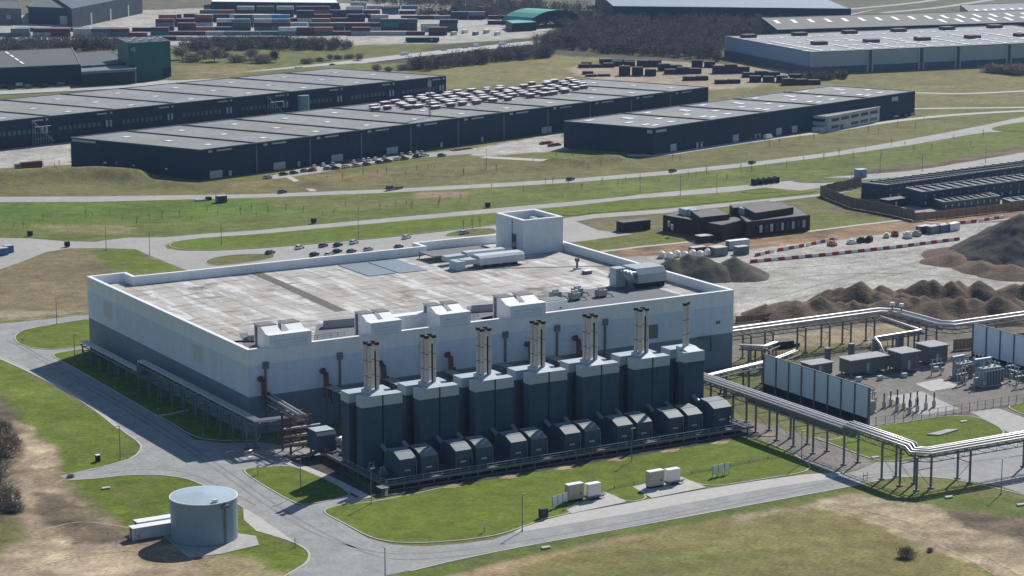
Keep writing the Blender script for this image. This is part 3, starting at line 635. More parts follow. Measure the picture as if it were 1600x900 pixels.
# ================================================================== EXHAUST MODULES
GAP = 15.6
def make_module(narrow=False):
    W = 7.3 if narrow else 12.0
    t = thing('generator_housing', 'x', 'generator housing', (0, 0, 0))
    MB().box(1.2, W, -49.5, -46.6, 2, 17.1).build('front_housing', M_mod, t)
    cp = MB().box(1.1, W+.1, -49.62, -46.5, 17.1, 19.7).build('housing_cap', M_cap, t)
    if not narrow:
        MB().box(6.6, 6.9, -49.6, -49.5, 2, 17.1).build('panel_joint', M_modgap, t)
        MB().box(6.6, 6.9, -49.72, -49.62, 17.1, 19.72).build('cap_joint', M_modgap, cp)
    MB().box(.5, W-.3, -43.9, -39.8, 2, 17.2).build('rear_housing', M_mod, t)
    MB().box(.4, W-.2, -44.02, -39.7, 17.2, 19.6).build('rear_cap', M_cap, t)
    MB().box(1.6, W-.4, -46.5, -43.9, 2, 16.2).build('shade_gap_fill', M_modgap, t)  # near-black fill standing in for the shade between front and rear housings
    cx0 = 6.0 if not narrow else 4.4
    MB().box(cx0-2.2, cx0+2.2, -46.5, -44.0, 16.2, 20.2).build('flue_base', M_cap, t)
    MB().profile([(-49.5, 19.72), (-46.5, 20.5), (-44.0, 20.5), (-44.0, 20.2), (-46.5, 20.2), (-46.5, 19.72)], cx0-2.2, cx0+2.2).build('flue_saddle', M_cap, t)
    fl = [(cx0+a*1.0, -45.3+b*1.0) for a in (-1, 1) for b in (-1, 1)] if not narrow else [(cx0-.9, -46.0), (cx0+.6, -45.0)]
    for i, (x, y) in enumerate(fl):
        f = MB().cyl(x, y, 19.9, 31.4, .52, 12).build('flue', M_flue, t)
        MB().cyl(x, y, 31.4, 32.1, .62, 12).build('flue_cap', M_black, f)
        mb = MB()
        for z in (23.6, 27.4): mb.cyl(x, y, z, z+.2, .58, 12)
        mb.build('flue_band', M_steel2, f)
    if not narrow: MB().box(cx0+.35, cx0+.75, -46.6, -46.2, 20.5, 30).build('flue_spine', M_black, t)
    return t
for k, X0 in enumerate((20.5, 37.3, 55.2, 71.6, 87.5)):
    t = thing('timber_gangway', 'brown plank gangway from the hall wall, %s from the left, behind the housings' % ORD[k], 'gangway', (X0, -2, 0), 0, 'plank gangways behind the generator housings')
    mb = MB()
    for i in range(4): mb.box(i*.75, .6+i*.75, -37.5, 0, 10.8, 11.0)
    mb.build('planks', M_soffit, t); mb = MB()
    for y in (-1, -12, -24, -36): mb.box(.2,.5,y,y+.3,0,10.8); mb.box(2.2,2.5,y,y+.3,0,10.8)
    mb.build('leg', M_steel2, t)
mod = make_module()
for k in range(6):
    place(mod, USED, (6.1+GAP*k, 0, 0), 0, 'tall dark clad generator housing with four steel flues, %s from the left in the row' % ORD[k], 'generator housings before the long wall')
modn = make_module(True)
place(modn, USED, (6.1+GAP*6, 0, 0), 0, 'narrow dark generator housing with two steel flues at the right end of the row')
M_hood = mat('hood_roof_sheet', (.17, .21, .225), .6, .08)
def make_intake():
    t = thing('intake_hood', 'x', 'intake hood')
    MB().profile([(-61.0, 2), (-61.0, 4.3), (-56.2, 4.3), (-52.5, 4.3), (-52.5, 2)], .25, 4.3).build('base_casing', M_mod, t)
    MB().profile([(-61.4, 4.3), (-61.4, 6.5), (-58.6, 7.6), (-55.3, 7.8), (-53.5, 6.2), (-53.5, 4.3)], 0, 4.6).build('hood', M_mod, t)
    mb = MB(); mb.profile([(-61.46, 6.5), (-58.7, 7.6), (-58.7, 7.72), (-61.46, 6.62)], .05, 4.55); mb.profile([(-58.5, 7.62), (-55.3, 7.82), (-55.3, 7.94), (-58.5, 7.74)], .05, 4.55)
    mb.build('roof_plate', M_hood, t)
    MB().tube([(1.6,-53.6,5.6),(1.6,-49.4,7.2)], .55, 8).build('exhaust_pipe', M_steel, t)
    MB().box(1.6, 3.1, -61.1, -61.0, 3.5, 3.9).build('name_plate', M_pale, t)
    MB().box(4.4, 4.6, -61.6, -61.4, 2, 6).build('access_ladder', M_steel2, t)
    return t
itk = make_intake(); c = 0
for k in range(6):
    for j, dx in enumerate((4.9, 10.7)):
        place(itk, USED, (6.1+dx+(GAP-.15)*k-(.3 if k else 0), 0, 0), 0, 'dark green grey hood with light roof plates, %s of its pair, before the %s housing' % (('left', 'right')[j], ORD[k]), 'intake hoods along the steel platform')
place(itk, USED, (101.8, 0, 0), 0, 'dark hood with light roof plates standing alone at the right platform end', scale=(1.25, 1, 1.1))
t = thing('intake_hood', 'pale topped small unit standing apart at the back left of the platform', 'intake hood', (8.2, -27, 0))
MB().profile([(-3, 2), (-3, 6.0), (-2, 6.9), (2.6, 6.9), (2.6, 2)], -3.5, 1.8).build('casing', M_mod, t); MB().box(-3.4, 1.7, -2, 2.5, 6.9, 7.0).build('roof_plate', M_cap, t)
MB().tube([(1.5,-3.4,4.5),(2.3,-3.9,4.9),(2.4,-4,3)], .6, 8).build('vent_pipe', M_pipe, t)
# platform
pf = thing('steel_platform', 'long dark steel platform on short legs carrying the row of generator housings', 'platform', (6, -64, 0))
o = (6, -64, 0)
MB().box(6, 112.5, -64, -26, 1.75, 2.0).build('deck', mat('dark_grating', (.055, .065, .075), .7, .15, 1.5, seam=[('Y', 2.4, .15, .6)]), pf, o)
mb = MB(); mb.box(5.9, 112.6, -64.2, -64.0, 1.4, 2.05); mb.box(5.8, 6.0, -64.2, -26, 1.4, 2.05); mb.box(5.9, 112.6, -63.9, -63.7, .1, .4); mb.build('edge_beam', M_steel2, pf, o)
mb = MB()
for x in np.arange(7, 112, 4): mb.box(x, x+.3, -63.6, -63.3, 0, 1.75); mb.box(x, x+.3, -45, -44.7, 0, 1.75)
for y in np.arange(-60, -26, 4): mb.box(6.6, 6.9, y, y+.3, 0, 1.75)
mb.build('legs_stub', M_steel2, pf, o).name = 'leg'
mb = MB()
mb.bar((6,-64.1,3.1),(112.5,-64.1,3.1),.09); mb.bar((6,-64.1,2.5),(112.5,-64.1,2.5),.07); mb.bar((6,-64.1,3.1),(6,-26,3.1),.09); mb.bar((6,-64.1,2.5),(6,-26,2.5),.07)
for x in np.arange(6, 112.6, 2.5): mb.bar((x,-64.1,2),(x,-64.1,3.1),.08)
for y in np.arange(-64, -26, 2.5): mb.bar((6,y,2),(6,y,3.1),.08)
mb.build('handrail', M_steel, pf, o)
mb = MB(); mb.box(3.6, 5.8, -66.2, -63.4, 1.7, 1.8)
mb.add([(3.2,-66.4,0),(4.6,-67.4,0),(6.6,-64.3,2),(5.2,-63.6,2)], [(0,1,2,3)]); mb.build('stair', M_steel2, pf, o)
mb = MB(); mb.add([(3.5,-27,0),(4.8,-24,0),(8.5,-26,2),(7,-29,2)], [(0,1,2,3)]); mb.add([(3.5,-27,.1),(7,-29,2.1),(7,-29,3.1),(3.5,-27,1.1)], [(0,1,2,3)]); mb.build('rear_stair', M_steel2, pf, o)
structure(MB().prism([(4,-67.2),(113,-67.2),(114,-60),(4,-60)], .1, .18).build('shadowed_gravel_strip', ground_like('shadowed_gravel', (.07,.065,.06), .2, .25)))  # gravel coloured darker to carry the ground shadow before the deck
structure(MB().prism([(-2,-64),(3.8,-64),(6,-24),(-1,-22)], .0, .10).build('shadowed_gravel_strip', MATS['shadowed_gravel']))  # left flank, with the platform shadow also put into the gravel colour
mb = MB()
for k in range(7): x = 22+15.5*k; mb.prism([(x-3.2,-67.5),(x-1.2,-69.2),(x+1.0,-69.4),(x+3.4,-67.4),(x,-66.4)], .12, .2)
structure(mb.build('sunlit_sand_patch', ground_like('sunlit_sand', (.34,.27,.16), .2, .3)), 'stuff')  # pale sand shaped like the sunny gaps between the housing shadows
# clutter beneath the flank of the platform: valves, pumps
for k, (x, y) in enumerate(((9.5,-35),(8.8,-40),(9.2,-46),(9,-51),(9.4,-56))):
    t = thing('pump_skid', 'small pump set with bent pipes, %s from the back along the left platform edge' % ORD[k], 'pump', (x, y, 2), 0, 'pump sets at the left platform edge')
    MB().box(-1, 1, -.8, .8, 0, .9).build('casing', M_steel2, t); MB().tube([(-.6,0,.9),(-.6,0,1.7),(.6,.4,1.8),(.9,.6,.3)], .22, 6).build('pipe', M_steel, t); MB().cyl(.3,-.3,.9,1.6,.35,8).build('motor', M_trafo, t)

# ================================================================== PIPE BRIDGES
def offset_path(path, d):
    P = [Vector(p) for p in path]; Q = []
    for i, p in enumerate(P):
        def dirn(a, b):
            v = Vector((b.x-a.x, b.y-a.y)); return v.normalized() if v.length > .3 else None
        a = next((dirn(P[j], P[j+1]) for j in range(i-1, -1, -1) if dirn(P[j], P[j+1])), None)
        b = next((dirn(P[j], P[j+1]) for j in range(i, len(P)-1) if dirn(P[j], P[j+1])), None)
        a = a or b; b = b or a; na = Vector((-a.y, a.x)); nb = Vector((-b.y, b.x)); mvec = na+nb; mvec = mvec/max(.4, mvec.length_squared)*2
        Q.append((p.x+mvec.x*d, p.y+mvec.y*d, p.z))
    return Q
def pipe_bridge(name, label, path, pipes, width, legs, zdrop=.9, truss=True, tray=True, trussn=3.2):
    """path: run of the bridge at pipe height; pipes: (offset, dz, radius); legs: (x, y, ztop, dir)"""
    o = (path[0][0], path[0][1], 0); t = thing(name, label, 'pipe bridge', o)
    for off, dz, r in pipes:
        MB().tube([(a, b, c+dz) for a, b, c in offset_path(path, off)], r, 10).build('pipe', M_pipe, t, o)
    if tray:
        mb = MB(); pp = offset_path([(a, b, c-zdrop) for a, b, c in path], 0)
        for s in (-width/2, width/2): mb.tube(offset_path([(a, b, c-zdrop) for a, b, c in path], s), .22, 4)
        mb.build('side_beam', M_steel2, t, o)
        if truss:
            mb = MB()
            for s in (-width/2, width/2):
                Q = offset_path([(a, b, c-zdrop) for a, b, c in path], s)
                for a, b in zip(Q[:-1], Q[1:]):
                    a = Vector(a); b = Vector(b); L = (b-a).length
                    if L < 4: continue
                    mb.bar(a+Vector((0,0,-1.3)), b+Vector((0,0,-1.3)), .16); nseg = max(2, int(L/trussn))
                    for i in range(nseg):
                        p = a.lerp(b, i/nseg); q = a.lerp(b, (i+1)/nseg); mb.bar(p, q+Vector((0,0,-1.3)), .1); mb.bar(q, q+Vector((0,0,-1.3)), .1)
            mb.build('truss', M_steel2, t, o)
        mb = MB()
        L_, R_ = offset_path([(a, b, c-zdrop) for a, b, c in path], width/2), offset_path([(a, b, c-zdrop) for a, b, c in path], -width/2)
        for i in range(len(path)-1):
            a, b = Vector(L_[i]), Vector(L_[i+1]); c_, d_ = Vector(R_[i]), Vector(R_[i+1]); n_ = max(1, int((b-a).length/2.5))
            for k in range(n_): mb.bar(a.lerp(b, k/n_), c_.lerp(d_, k/n_), .14)
        mb.build('cross_beams', M_steel2, t, o).name = 'cross_beam'
    for lg in legs:
        x, y, zt, ax = lg; w2 = width/2; mb = MB()
        for s in (-1, 1):
            xx, yy = (x+s*w2, y) if ax == 'x' else (x, y+s*w2)
            mb.box(xx-.2, xx+.2, yy-.2, yy+.2, 0, zt-zdrop); mb.box(xx-.55, xx+.55, yy-.55, yy+.55, 0, .35)
        a = (x-w2, y) if ax == 'x' else (x, y-w2); b = (x+w2, y) if ax == 'x' else (x, y+w2)
        mb.bar((*a, zt*.55), (*b, zt*.55), .16); mb.bar((*a, zt*.55), (*b, .4), .09); mb.bar((*a, zt-zdrop-.2), (*b, zt-zdrop-.2), .22)
        mb.build('support', M_steel2, t, o)
    return t
pipe_bridge('pipe_bridge', 'long twin pipe bridge with a step following the shaded left wall', [(-5,106,5.2),(-5,62.5,5.2),(-5,61,5.2),(-5,61,8.2),(-5,59.5,8.2),(-5,-16,8.2),(8,-17,8.2)],
            [(.75,0,.32),(-.15,0,.32),(-1.0,.1,.25)], 2.6, [(-5, y, 5.2, 'x') for y in (104, 97, 90, 83, 76, 69)]+[(-5, y, 8.2, 'x') for y in (60, 52, 44, 36, 28, 20, 12, 4, -4, -12)], truss=False)
for k in range(2):
    pipe_bridge('pipe_bridge', 'short pair of pipes running from the front wall to the %s pipe frame' % ('upper' if k == 0 else 'lower'), [(4.5,-1.5,10.6-k*2.3),(4.6,-21,9.6-k*1.4)], [(.8,0,.33),(-.5,0,.33)], 2.2, [(4.6,-10,9.6-k*1.4,'x')] if k == 0 else [], truss=False)
t = thing('braced_tower', 'rust brown braced frame tower where pipe runs meet left of the platform', 'pipe frame', (4, -20, 0))
for i, (dx, dy) in enumerate(((-3,-2.4),(2.6,-2.4),(-3,2.4),(2.6,2.4))): MB().box(dx-.22,dx+.22,dy-.22,dy+.22,0,10).build('post', M_rust, t)
mb = MB()
for z in (2.4, 4.4, 6.4, 8.4, 9.8):
    for s in (-2.4, 2.4): mb.bar((-3,s,z),(2.6,s,z),.22)
    for s in (-3, 2.6): mb.bar((s,-2.4,z),(s,2.4,z),.22)
for s in (-2.4, 2.4): mb.bar((-3,s,.2),(2.6,s,4.4),.12); mb.bar((2.6,s,4.4),(-3,s,8.4),.12)
mb.build('beam', M_rust, t)
for z in (3, 5, 7): MB().tube([(-5,-2.8,z),(5,-2.8,z)], .3, 8).build('pipe', M_pipe, t)
for k, (x, y) in enumerate(((-8,-17),(-12,-15),(-3,-19))):
    t = thing('valve_set', 'low valve cluster with pipe stubs, %s from the left below the pipe bend' % ORD[(1, 0, 2)[k]], 'valve', (x, y, 0), 0, 'valve clusters below the pipe bend')
    MB().box(-1.2,1.2,-.5,.5,0,.5).build('plinth', M_conc, t); MB().tube([(-1.2,0,.9),(0,0,1),(1,.4,1),(1.3,.4,.2)], .28, 6).build('pipe', M_pipe, t)
FR = [(115.5,-27,9.4),(115.5,-98,9.4),(115.5,-99.5,9.4),(115.5,-99.5,10.2),(115.5,-101,10.2),(115.5,-122.5,10.2),(115.5,-123.5,9.2),(118,-126,9.2),(190,-126.4,9.2)]
pipe_bridge('pipe_bridge', 'silver pipe bridge on grey legs crossing the road and bending at lower right', FR, [(1.3,0,.42),(.2,0,.42),(-.8,-.1,.3),(-1.8,-.35,.25)], 4.4,
            [(115.5, y, 9.2, 'x') for y in (-34, -44, -54, -64, -73, -80, -88)]+[(115.5,-100.2,10,'x'),(115.2,-115,10,'x'),(115.3,-121.6,10,'x'),(116,-126.8,9.2,'x')]+[(x, -126, 9.2, 'y') for x in (129, 150, 168)], zdrop=1.0)
BK = [(150,6,9.3),(211,6,9.3),(214.5,2.5,9.3),(214.5,-17.5,9.3),(217.5,-20.5,9.3),(300,-20.5,9.3)]
pipe_bridge('pipe_bridge', 'double silver pipe bridge leaving the right wall and bending behind the switch yard', BK, [(1.0,0,.6),(-.9,-.3,.42)], 4.0,
            [(x, 5.2, 9, 'y') for x in (161, 169, 181, 190, 198, 207)]+[(214.5, -6, 9, 'x'), (214.5, -14, 9, 'x')]+[(x, -20.5, 9, 'y') for x in (232, 250, 268, 286)], zdrop=1.3)
pipe_bridge('pipe_bridge', 'single bright branch pipe zigzagging down behind the grey switch houses', [(209,3,8.0),(207,-18,8.0),(193,-14,6.6),(190,-20,6.2),(190,-23,2.5)], [(0,0,.38)], 1.4, [(207,-16,8,'x'),(199,-15.8,7.0,'x')], truss=False)
pipe_bridge('pipe_bridge', 'low cable bridge linking the narrow generator housing with the switch yard', [(112,-31,6.6),(128,-27,6.6),(150,-22,6.6),(166,-12,5.5)], [(.5,0,.3),(-.4,0,.2)], 2.6, [(120,-29,6.6,'y'),(130,-26.5,6.6,'y'),(139,-24.6,6.6,'y'),(147,-22.6,6.6,'y')])
pipe_bridge('pipe_bridge', 'pale pipe canopy beside the right end wall of the hall', [(152.5,-3,6.8),(158,-8,6.8),(164,-5,6.8)], [(.6,0,.35),(-.4,.1,.3)], 2.4, [(155,-5.5,6.8,'x'),(158,-8,6.8,'x'),(162,-6,6.8,'x')], truss=False)
for k, (px, py) in enumerate(((1429, 486), (1438, 486))):
    t = thing('steam_vent', 'white capped vent, %s of two at the bend of the rear pipe bridge' % ('left', 'right')[k], 'vent', (214+k*1.2, 3.6-k*2.8, 9.5))
    MB().cyl(0, 0, 0, 1.4, .25, 8).build('stub', M_steel2, t); MB().cyl(0, 0, 1.4, 2.3, .85, 12, r2=.7).build('cap', M_wht, t)

# ================================================================== TANK
tk = thing('water_tank', 'round blue grey storage tank with conical roof beside the bend in the road', 'tank', (-44.6, -74.6, 0))
MB().cyl(0, 0, .2, 9.4, 7.35, 56).build('shell', M_tank, tk)
MB().cyl(0, 0, 9.4, 9.62, 7.5, 56).build('rim', M_cope, tk)
MB().cyl(0, 0, 9.62, 10.3, 7.3, 56, r2=.3).build('roof', M_tankroof, tk)
mb = MB(); mb.box(1.7, 2.0, -7.6, -7.3, .4, 9.6); mb.box(1.0, 2.6, -8.0, -7.3, 8.3, 9.0); mb.build('ladder', M_steel2, tk)
MB().box(-.7, .5, -6.8, -6.2, 9.7, 10.3).build('hatch', M_wht, tk)
sheet('concrete_pad', [(252,835),(300,822),(400,838),(405,852),(345,866),(295,872)], .12, M_conc, 0, thick=.2)
for k, (x, y, ln) in enumerate(((-55.0,-64.4, 'farther of two beside the round tank'), (-57.6,-68.2, 'nearer of two beside the round tank'))):
    t = thing('site_container', 'long pale site container, '+ln, 'container', (x, y, 0), 0)
    MB().box(-1.6, 9.5, -1.2, 1.2, .15, 2.75).build('body', mat('pale_container_steel', (.5, .55, .58), .5, .06, seam=[('X', 1.2, .1, .85)]), t)
    MB().box(-1.75, 9.6, -1.3, 1.3, 2.75, 2.9).build('roof', M_cope, t)
    MB().box(-1.72, -1.6, -1.05, -.75, .1, 2.7).build('end_post', M_wht, t); MB().box(-1.72, -1.6, .75, 1.05, .1, 2.7).build('end_post', M_wht, t)
    MB().box(-1.66, -1.6, -.7, .7, .2, 2.6).build('door', M_steel2, t)

# ================================================================== SWITCH YARD
sheet('switch_yard', [(1196,617),(1354,668),(1515,643),(1600,630),(1750,612),(1750,545),(1560,530),(1440,535),(1300,560),(1240,575)], .05, M_gravel, 0)
def noise_wall(p0, p1, n, z0, z1, label):
    t = thing('noise_wall', label, 'wall', (p0[0], p0[1], 0)); p0 = Vector(p0); p1 = Vector(p1); d = (p1-p0)/n; u = d.normalized(); nn = Vector((-u.y, u.x)); o = (p0.x, p0.y, 0)
    for i in range(n):
        c = p0+d*(i+.5); MB().obox(c, u, d.length-.45, .12, z0, z1).build('wall_panel', M_panel, t, o)
    for i in range(n+1):
        c = p0+d*i; MB().obox(c, u, .42, .6, 0, z1+.1).build('post', M_steel2, t, o)
    MB().obox((p0+p1)/2, u, (p1-p0).length, .3, z1, z1+.18).build('top_rail', M_steel2, t, o)
    MB().obox((p0+p1)/2, u, (p1-p0).length, .25, 0, z0-.02).build('plinth', M_modgap, t, o)
noise_wall((142.2,-28.5), (142.2,-74), 8, 2.2, 10.4, 'bluish panel wall of tall posts at the left side of the switch yard')
noise_wall((221,-25), (221,-66), 7, 1.2, 9.8, 'bluish panel wall of tall posts at the right side of the switch yard')
def hut(x, y, lx, ly, h, rz, label, over=.4):
    t = thing('switch_house', label, 'switch house', (x, y, 0), rz)
    MB().box(-lx/2, lx/2, -ly/2, ly/2, .8, h).build('wall', M_hut, t); MB().box(-lx/2-over, lx/2+over, -ly/2-over, ly/2+over, h, h+.25).build('roof', M_hutroof, t)
    mb = MB()
    for a in (-1, 1):
        for b_ in (-1, 1): mb.box(a*(lx/2-.5)-.2, a*(lx/2-.5)+.2, b_*(ly/2-.5)-.2, b_*(ly/2-.5)+.2, 0, .8)
    mb.build('footing', M_conc, t)
    MB().box(-.9, -.1, -ly/2-.06, -ly/2, .9, 3.4).build('door', M_pale, t); MB().box(.05, .8, -ly/2-.06, -ly/2, .9, 3.4).build('door', M_steel2, t)
    MB().box(-1.4, 1.4, -ly/2-1.2, -ly/2-.1, .7, .85).build('landing', M_steel, t)
hut(192, -28.3, 6.6, 6.2, 5.6, 0, 'square grey steel switch house, left of the two matching ones')
hut(204.5, -26.0, 6.6, 6.2, 5.6, 0, 'square grey steel switch house, right of the two matching ones')
hut(180, -25.2, 13.5, 5.2, 4.6, 0, 'long low grey switch house left of the two square ones')
hut(166, -21.5, 7.5, 4.8, 3.9, 0, 'small low grey switch house just behind the left panel wall')
def transformer(x, y, s, rz, label):
    t = thing('transformer', label, 'transformer', (x, y, 0), rz)
    MB().box(-2.6*s, 2.6*s, -1.4*s, 1.4*s, .4, 4.0*s).build('tank', M_trafo, t); MB().box(-3.1*s, 3.1*s, -2*s, 2*s, 0, .4).build('plinth', M_conc, t)
    for i in range(7): MB().box((-2.4+i*.8)*s, (-2.1+i*.8)*s, -2.1*s, -1.4*s, .8, 3.6*s).build('radiator', M_trafo, t)
    MB().tube([(-2.4*s,1.8*s,5.0*s),(2.2*s,1.8*s,5.0*s)], .6*s, 12).build('conservator', M_tank, t)
    mb = MB()
    for i in (-1, 1): mb.box(i*1.8*s-.1, i*1.8*s+.1, 1.6*s, 1.9*s, 3.8*s, 4.7*s)
    mb.build('bracket', M_steel2, t)
    for i in range(3):
        b_ = MB(); b_.cyl((-1.6+i*1.6)*s, -.3*s, 4*s, 5.3*s, .2, 8, r2=.12); b_.cyl((-1.6+i*1.6)*s, -.3*s, 4*s, 4.3*s, .35, 8); b_.build('bushing', M_ceramic, t)
    for i in range(3): MB().tube([((-1.2+i*1.2)*s,.6*s,4*s),((-1.2+i*1.2)*s,.9*s,4.8*s),((-1.0+i*1.2)*s,2.6*s,4.4*s),((-1.0+i*1.2)*s,2.8*s,1)], .13, 6).build('cable_pipe', M_pipe, t)
transformer(200.5, -54.5, 1.3, 0, 'big green grey transformer with a row of bushings before the right panel wall')
transformer(201, -43.5, 1.05, .1, 'smaller transformer with a round pale tank just behind the big one')
transformer(151.5, -61.5, .85, 1.57, 'transformer beside the near end of the left panel wall')
transformer(149, -48, .8, 1.57, 'transformer tucked behind the middle of the left panel wall')
transformer(214.5, -57.5, .7, 0, 'small dark transformer at the right edge of the yard')
def make_insulator():
    t = thing('insulator_post', 'x', 'insulator', (0, 0, 0)); MB().box(-.35,.35,-.35,.35,0,1.8).build('pedestal', M_steel, t)
    mb = MB()
    for i in range(7): mb.cyl(0, 0, 1.8+i*.32, 2.08+i*.32, .26, 8, r2=.12)
    mb.build('insulator', M_insul, t); MB().cyl(0, 0, 4.04, 4.3, .22, 8).build('cap', M_ceramic, t); return t
ins = make_insulator(); n_ = 0
GX = [(158.5,-60.5),(161.5,-59.6),(164.5,-58.8),(159,-65.2),(162,-64.4),(165,-63.6),(168,-62.8),(160,-69.2),(163.4,-68.4),(167,-67.6),(170.5,-66.8)]
for i, (x, y) in enumerate(GX):
    row = 'back' if i < 3 else 'middle' if i < 7 else 'front'; k = i if i < 3 else i-3 if i < 7 else i-7
    place(ins, USED, (x, y, 0), 0, 'thin brown insulator post, %s from the left in the %s row by the left transformer' % (ORD[k], row), 'insulator posts in the switch yard')
for i, (x, y) in enumerate(((210,-66),(213.5,-65),(217,-64),(196,-49),(198.5,-48))):
    place(ins, USED, (x, y, 0), 0, ('insulator post before the small transformer, %s from the left' % ORD[i]) if i < 3 else 'insulator post left of the two big transformers, '+('nearer' if i == 3 else 'farther')+' of two', 'insulator posts in the switch yard')
t = thing('busbar_frame', 'steel busbar frame standing above the left transformer', 'frame', (152, -55, 0))
for a, b_ in ((-2.5,-5),(2.8,-5),(-2.5,6),(2.8,6)): MB().box(a-.12,a+.12,b_-.12,b_+.12,0,6.2).build('post', M_steel, t)
mb = MB()
for x in (-2.5, -.8, 1, 2.8): mb.bar((x,-5,6.2),(x,6,6.2),.14)
mb.bar((-2.5,-5,6),(2.8,-5,6),.2); mb.bar((-2.5,6,6),(2.8,6,6),.2); mb.build('busbar', M_steel, t)
for i in range(3): MB().box(152-2.2+i*1.9-152, 152-1.0+i*1.9-152, -5.6, -5.1, 5.2, 5.9).build('isolator', M_pale, t)
def make_disc():
    t = thing('disconnector', 'x', 'switchgear')
    for x in (-1.8, 1.8): MB().box(x-.12,x+.12,-.12,.12,0,3.0).build('leg', M_steel, t)
    mb = MB(); mb.box(-2.2,2.2,-.25,.25,3.0,3.3); mb.bar((-1.8,0,.3),(1.8,0,2.9),.08); mb.build('beam', M_steel, t)
    for x in (-1.6, 0, 1.6):
        mb = MB()
        for i in range(4): mb.cyl(x, 0, 3.3+i*.3, 3.56+i*.3, .2, 7, r2=.1)
        mb.build('insulator', M_ceramic, t)
    MB().tube([(-2.1,0,4.6),(2.1,.2,4.6)], .09, 5).build('busbar', M_pipe, t)
    MB().box(1.3,2.1,-.7,-.3,.8,2.0).build('drive_box', M_pale, t); return t
dsc = make_disc()
DS = [(153,-37,1.57),(157,-41,1.57),(153,-52.5,0),(157.5,-55.5,0),(157,-47,1.2),(194,-51,.2),(195,-57,0),(208,-49,1.57),(209,-56,1.57),(213,-50.5,0),(213.5,-61,0),(206.5,-61.5,0),(196,-38,0),(210,-40,1.57)]
for k, (x, y, a_) in enumerate(DS):
    g_ = 'behind the left panel wall' if x < 170 else 'around the big transformers'; i_ = k if x < 170 else k-5
    place(dsc, USED, (x, y, 0), a_, 'steel disconnector with pale insulators, %s from the left %s' % (ORD[sorted([q for q in range(14) if (DS[q][0] < 170) == (x < 170)], key=lambda q: DS[q][0]).index(k)], g_), 'disconnectors in the switch yard')
for k, (x, y) in enumerate(((172,-33),(178,-35),(186,-36),(199,-34.5),(161,-29),(166,-31))):
    t = thing('junction_box', 'low pale junction box, %s from the left before the switch houses' % ORD[sorted(range(6), key=lambda q: (172,178,186,199,161,166)[q]).index(k)], 'junction box', (x, y, 0), 0, 'junction boxes before the switch houses')
    MB().box(-.8,.8,-.5,.5,.2,1.3).build('casing', M_pale, t); MB().box(-.7,.7,-.4,.4,0,.2).build('plinth', M_conc, t); MB().tube([(.8,0,.5),(2,.3,.3),(3.4,.2,.12)], .12, 5).build('cable', M_black, t)
sheet('concrete_slab', [(1385,620),(1440,612),(1500,640),(1440,650)], .1, M_conc, 0)
sheet('concrete_slab', [(1430,600),(1470,592),(1500,604),(1455,612)], .1, M_pave, 0)
def mesh_fence(label, P, h, step=2.6, nm='mesh_fence', top=True):
    t = thing(nm, label, 'fence', (P[0][0], P[0][1], 0)); o = (P[0][0], P[0][1], 0); mb = MB(); pn = MB()
    for a, b_ in zip(P[:-1], P[1:]):
        a = Vector(a); b_ = Vector(b_); L = (b_-a).length; k = max(1, int(L/step))
        for z in (h*.98, h*.5, .15): mb.bar((a.x,a.y,z),(b_.x,b_.y,z),.05)
        for i in range(int(L/.35)): p = a.lerp(b_, i*.35/L); pn.bar((p.x,p.y,.1),(p.x,p.y,h),.018)
        for i in range(k+1): p = a.lerp(b_, i/k); MB().box(p.x-.06,p.x+.06,p.y-.06,p.y+.06,0,h+.1).build('post', M_steel2, t, o)
    mb.build('rail', M_steel2, t, o); pn.build('wire_mesh', M_steel, t, o)
mesh_fence('wire mesh fence on thin posts along the front of the switch yard', [G2(1354,668), G2(1440,655), G2(1515,643), G2(1600,629), G2(1660,621)], 2.4)
t = thing('cable_drum_pallet', 'dark heap of covered gear under the rear pipe bridge', 'gear', (*G2(1222,542), 0))
MB().prism([(-3,-2),(2.6,-2.4),(3.2,1.6),(-2.4,2)], 0, 2.1).build('cover', M_black, t); MB().prism([(2.6,-2),(5,-2.2),(5,.5),(2.8,.8)], 0, 1.0).build('low_cover', M_black, t)
def column_hut(px, py, k):
    t = thing('cable_cabinet', 'slim dark cabinet, %s from the left along the back of the yard' % ORD[k], 'cabinet', (*G2(px, py), 0), 0, 'slim cabinets along the yard back')
    MB().box(-.7,.7,-.6,.6,0,3.6).build('casing', M_steel2, t); MB().box(-.8,.8,-.7,.7,3.6,3.75).build('roof', M_hutroof, t); MB().box(-.4,.4,-.64,-.6,.4,3.2).build('door', M_hut, t)
for k, p in enumerate(((1293,563),(1330,556),(1368,549),(1407,541))): column_hut(*p, k)
mesh_fence('low pale mesh fence behind the long switch house', [G2(1215,562), G2(1290,556), G2(1400,540)], 2.0, 3.0)

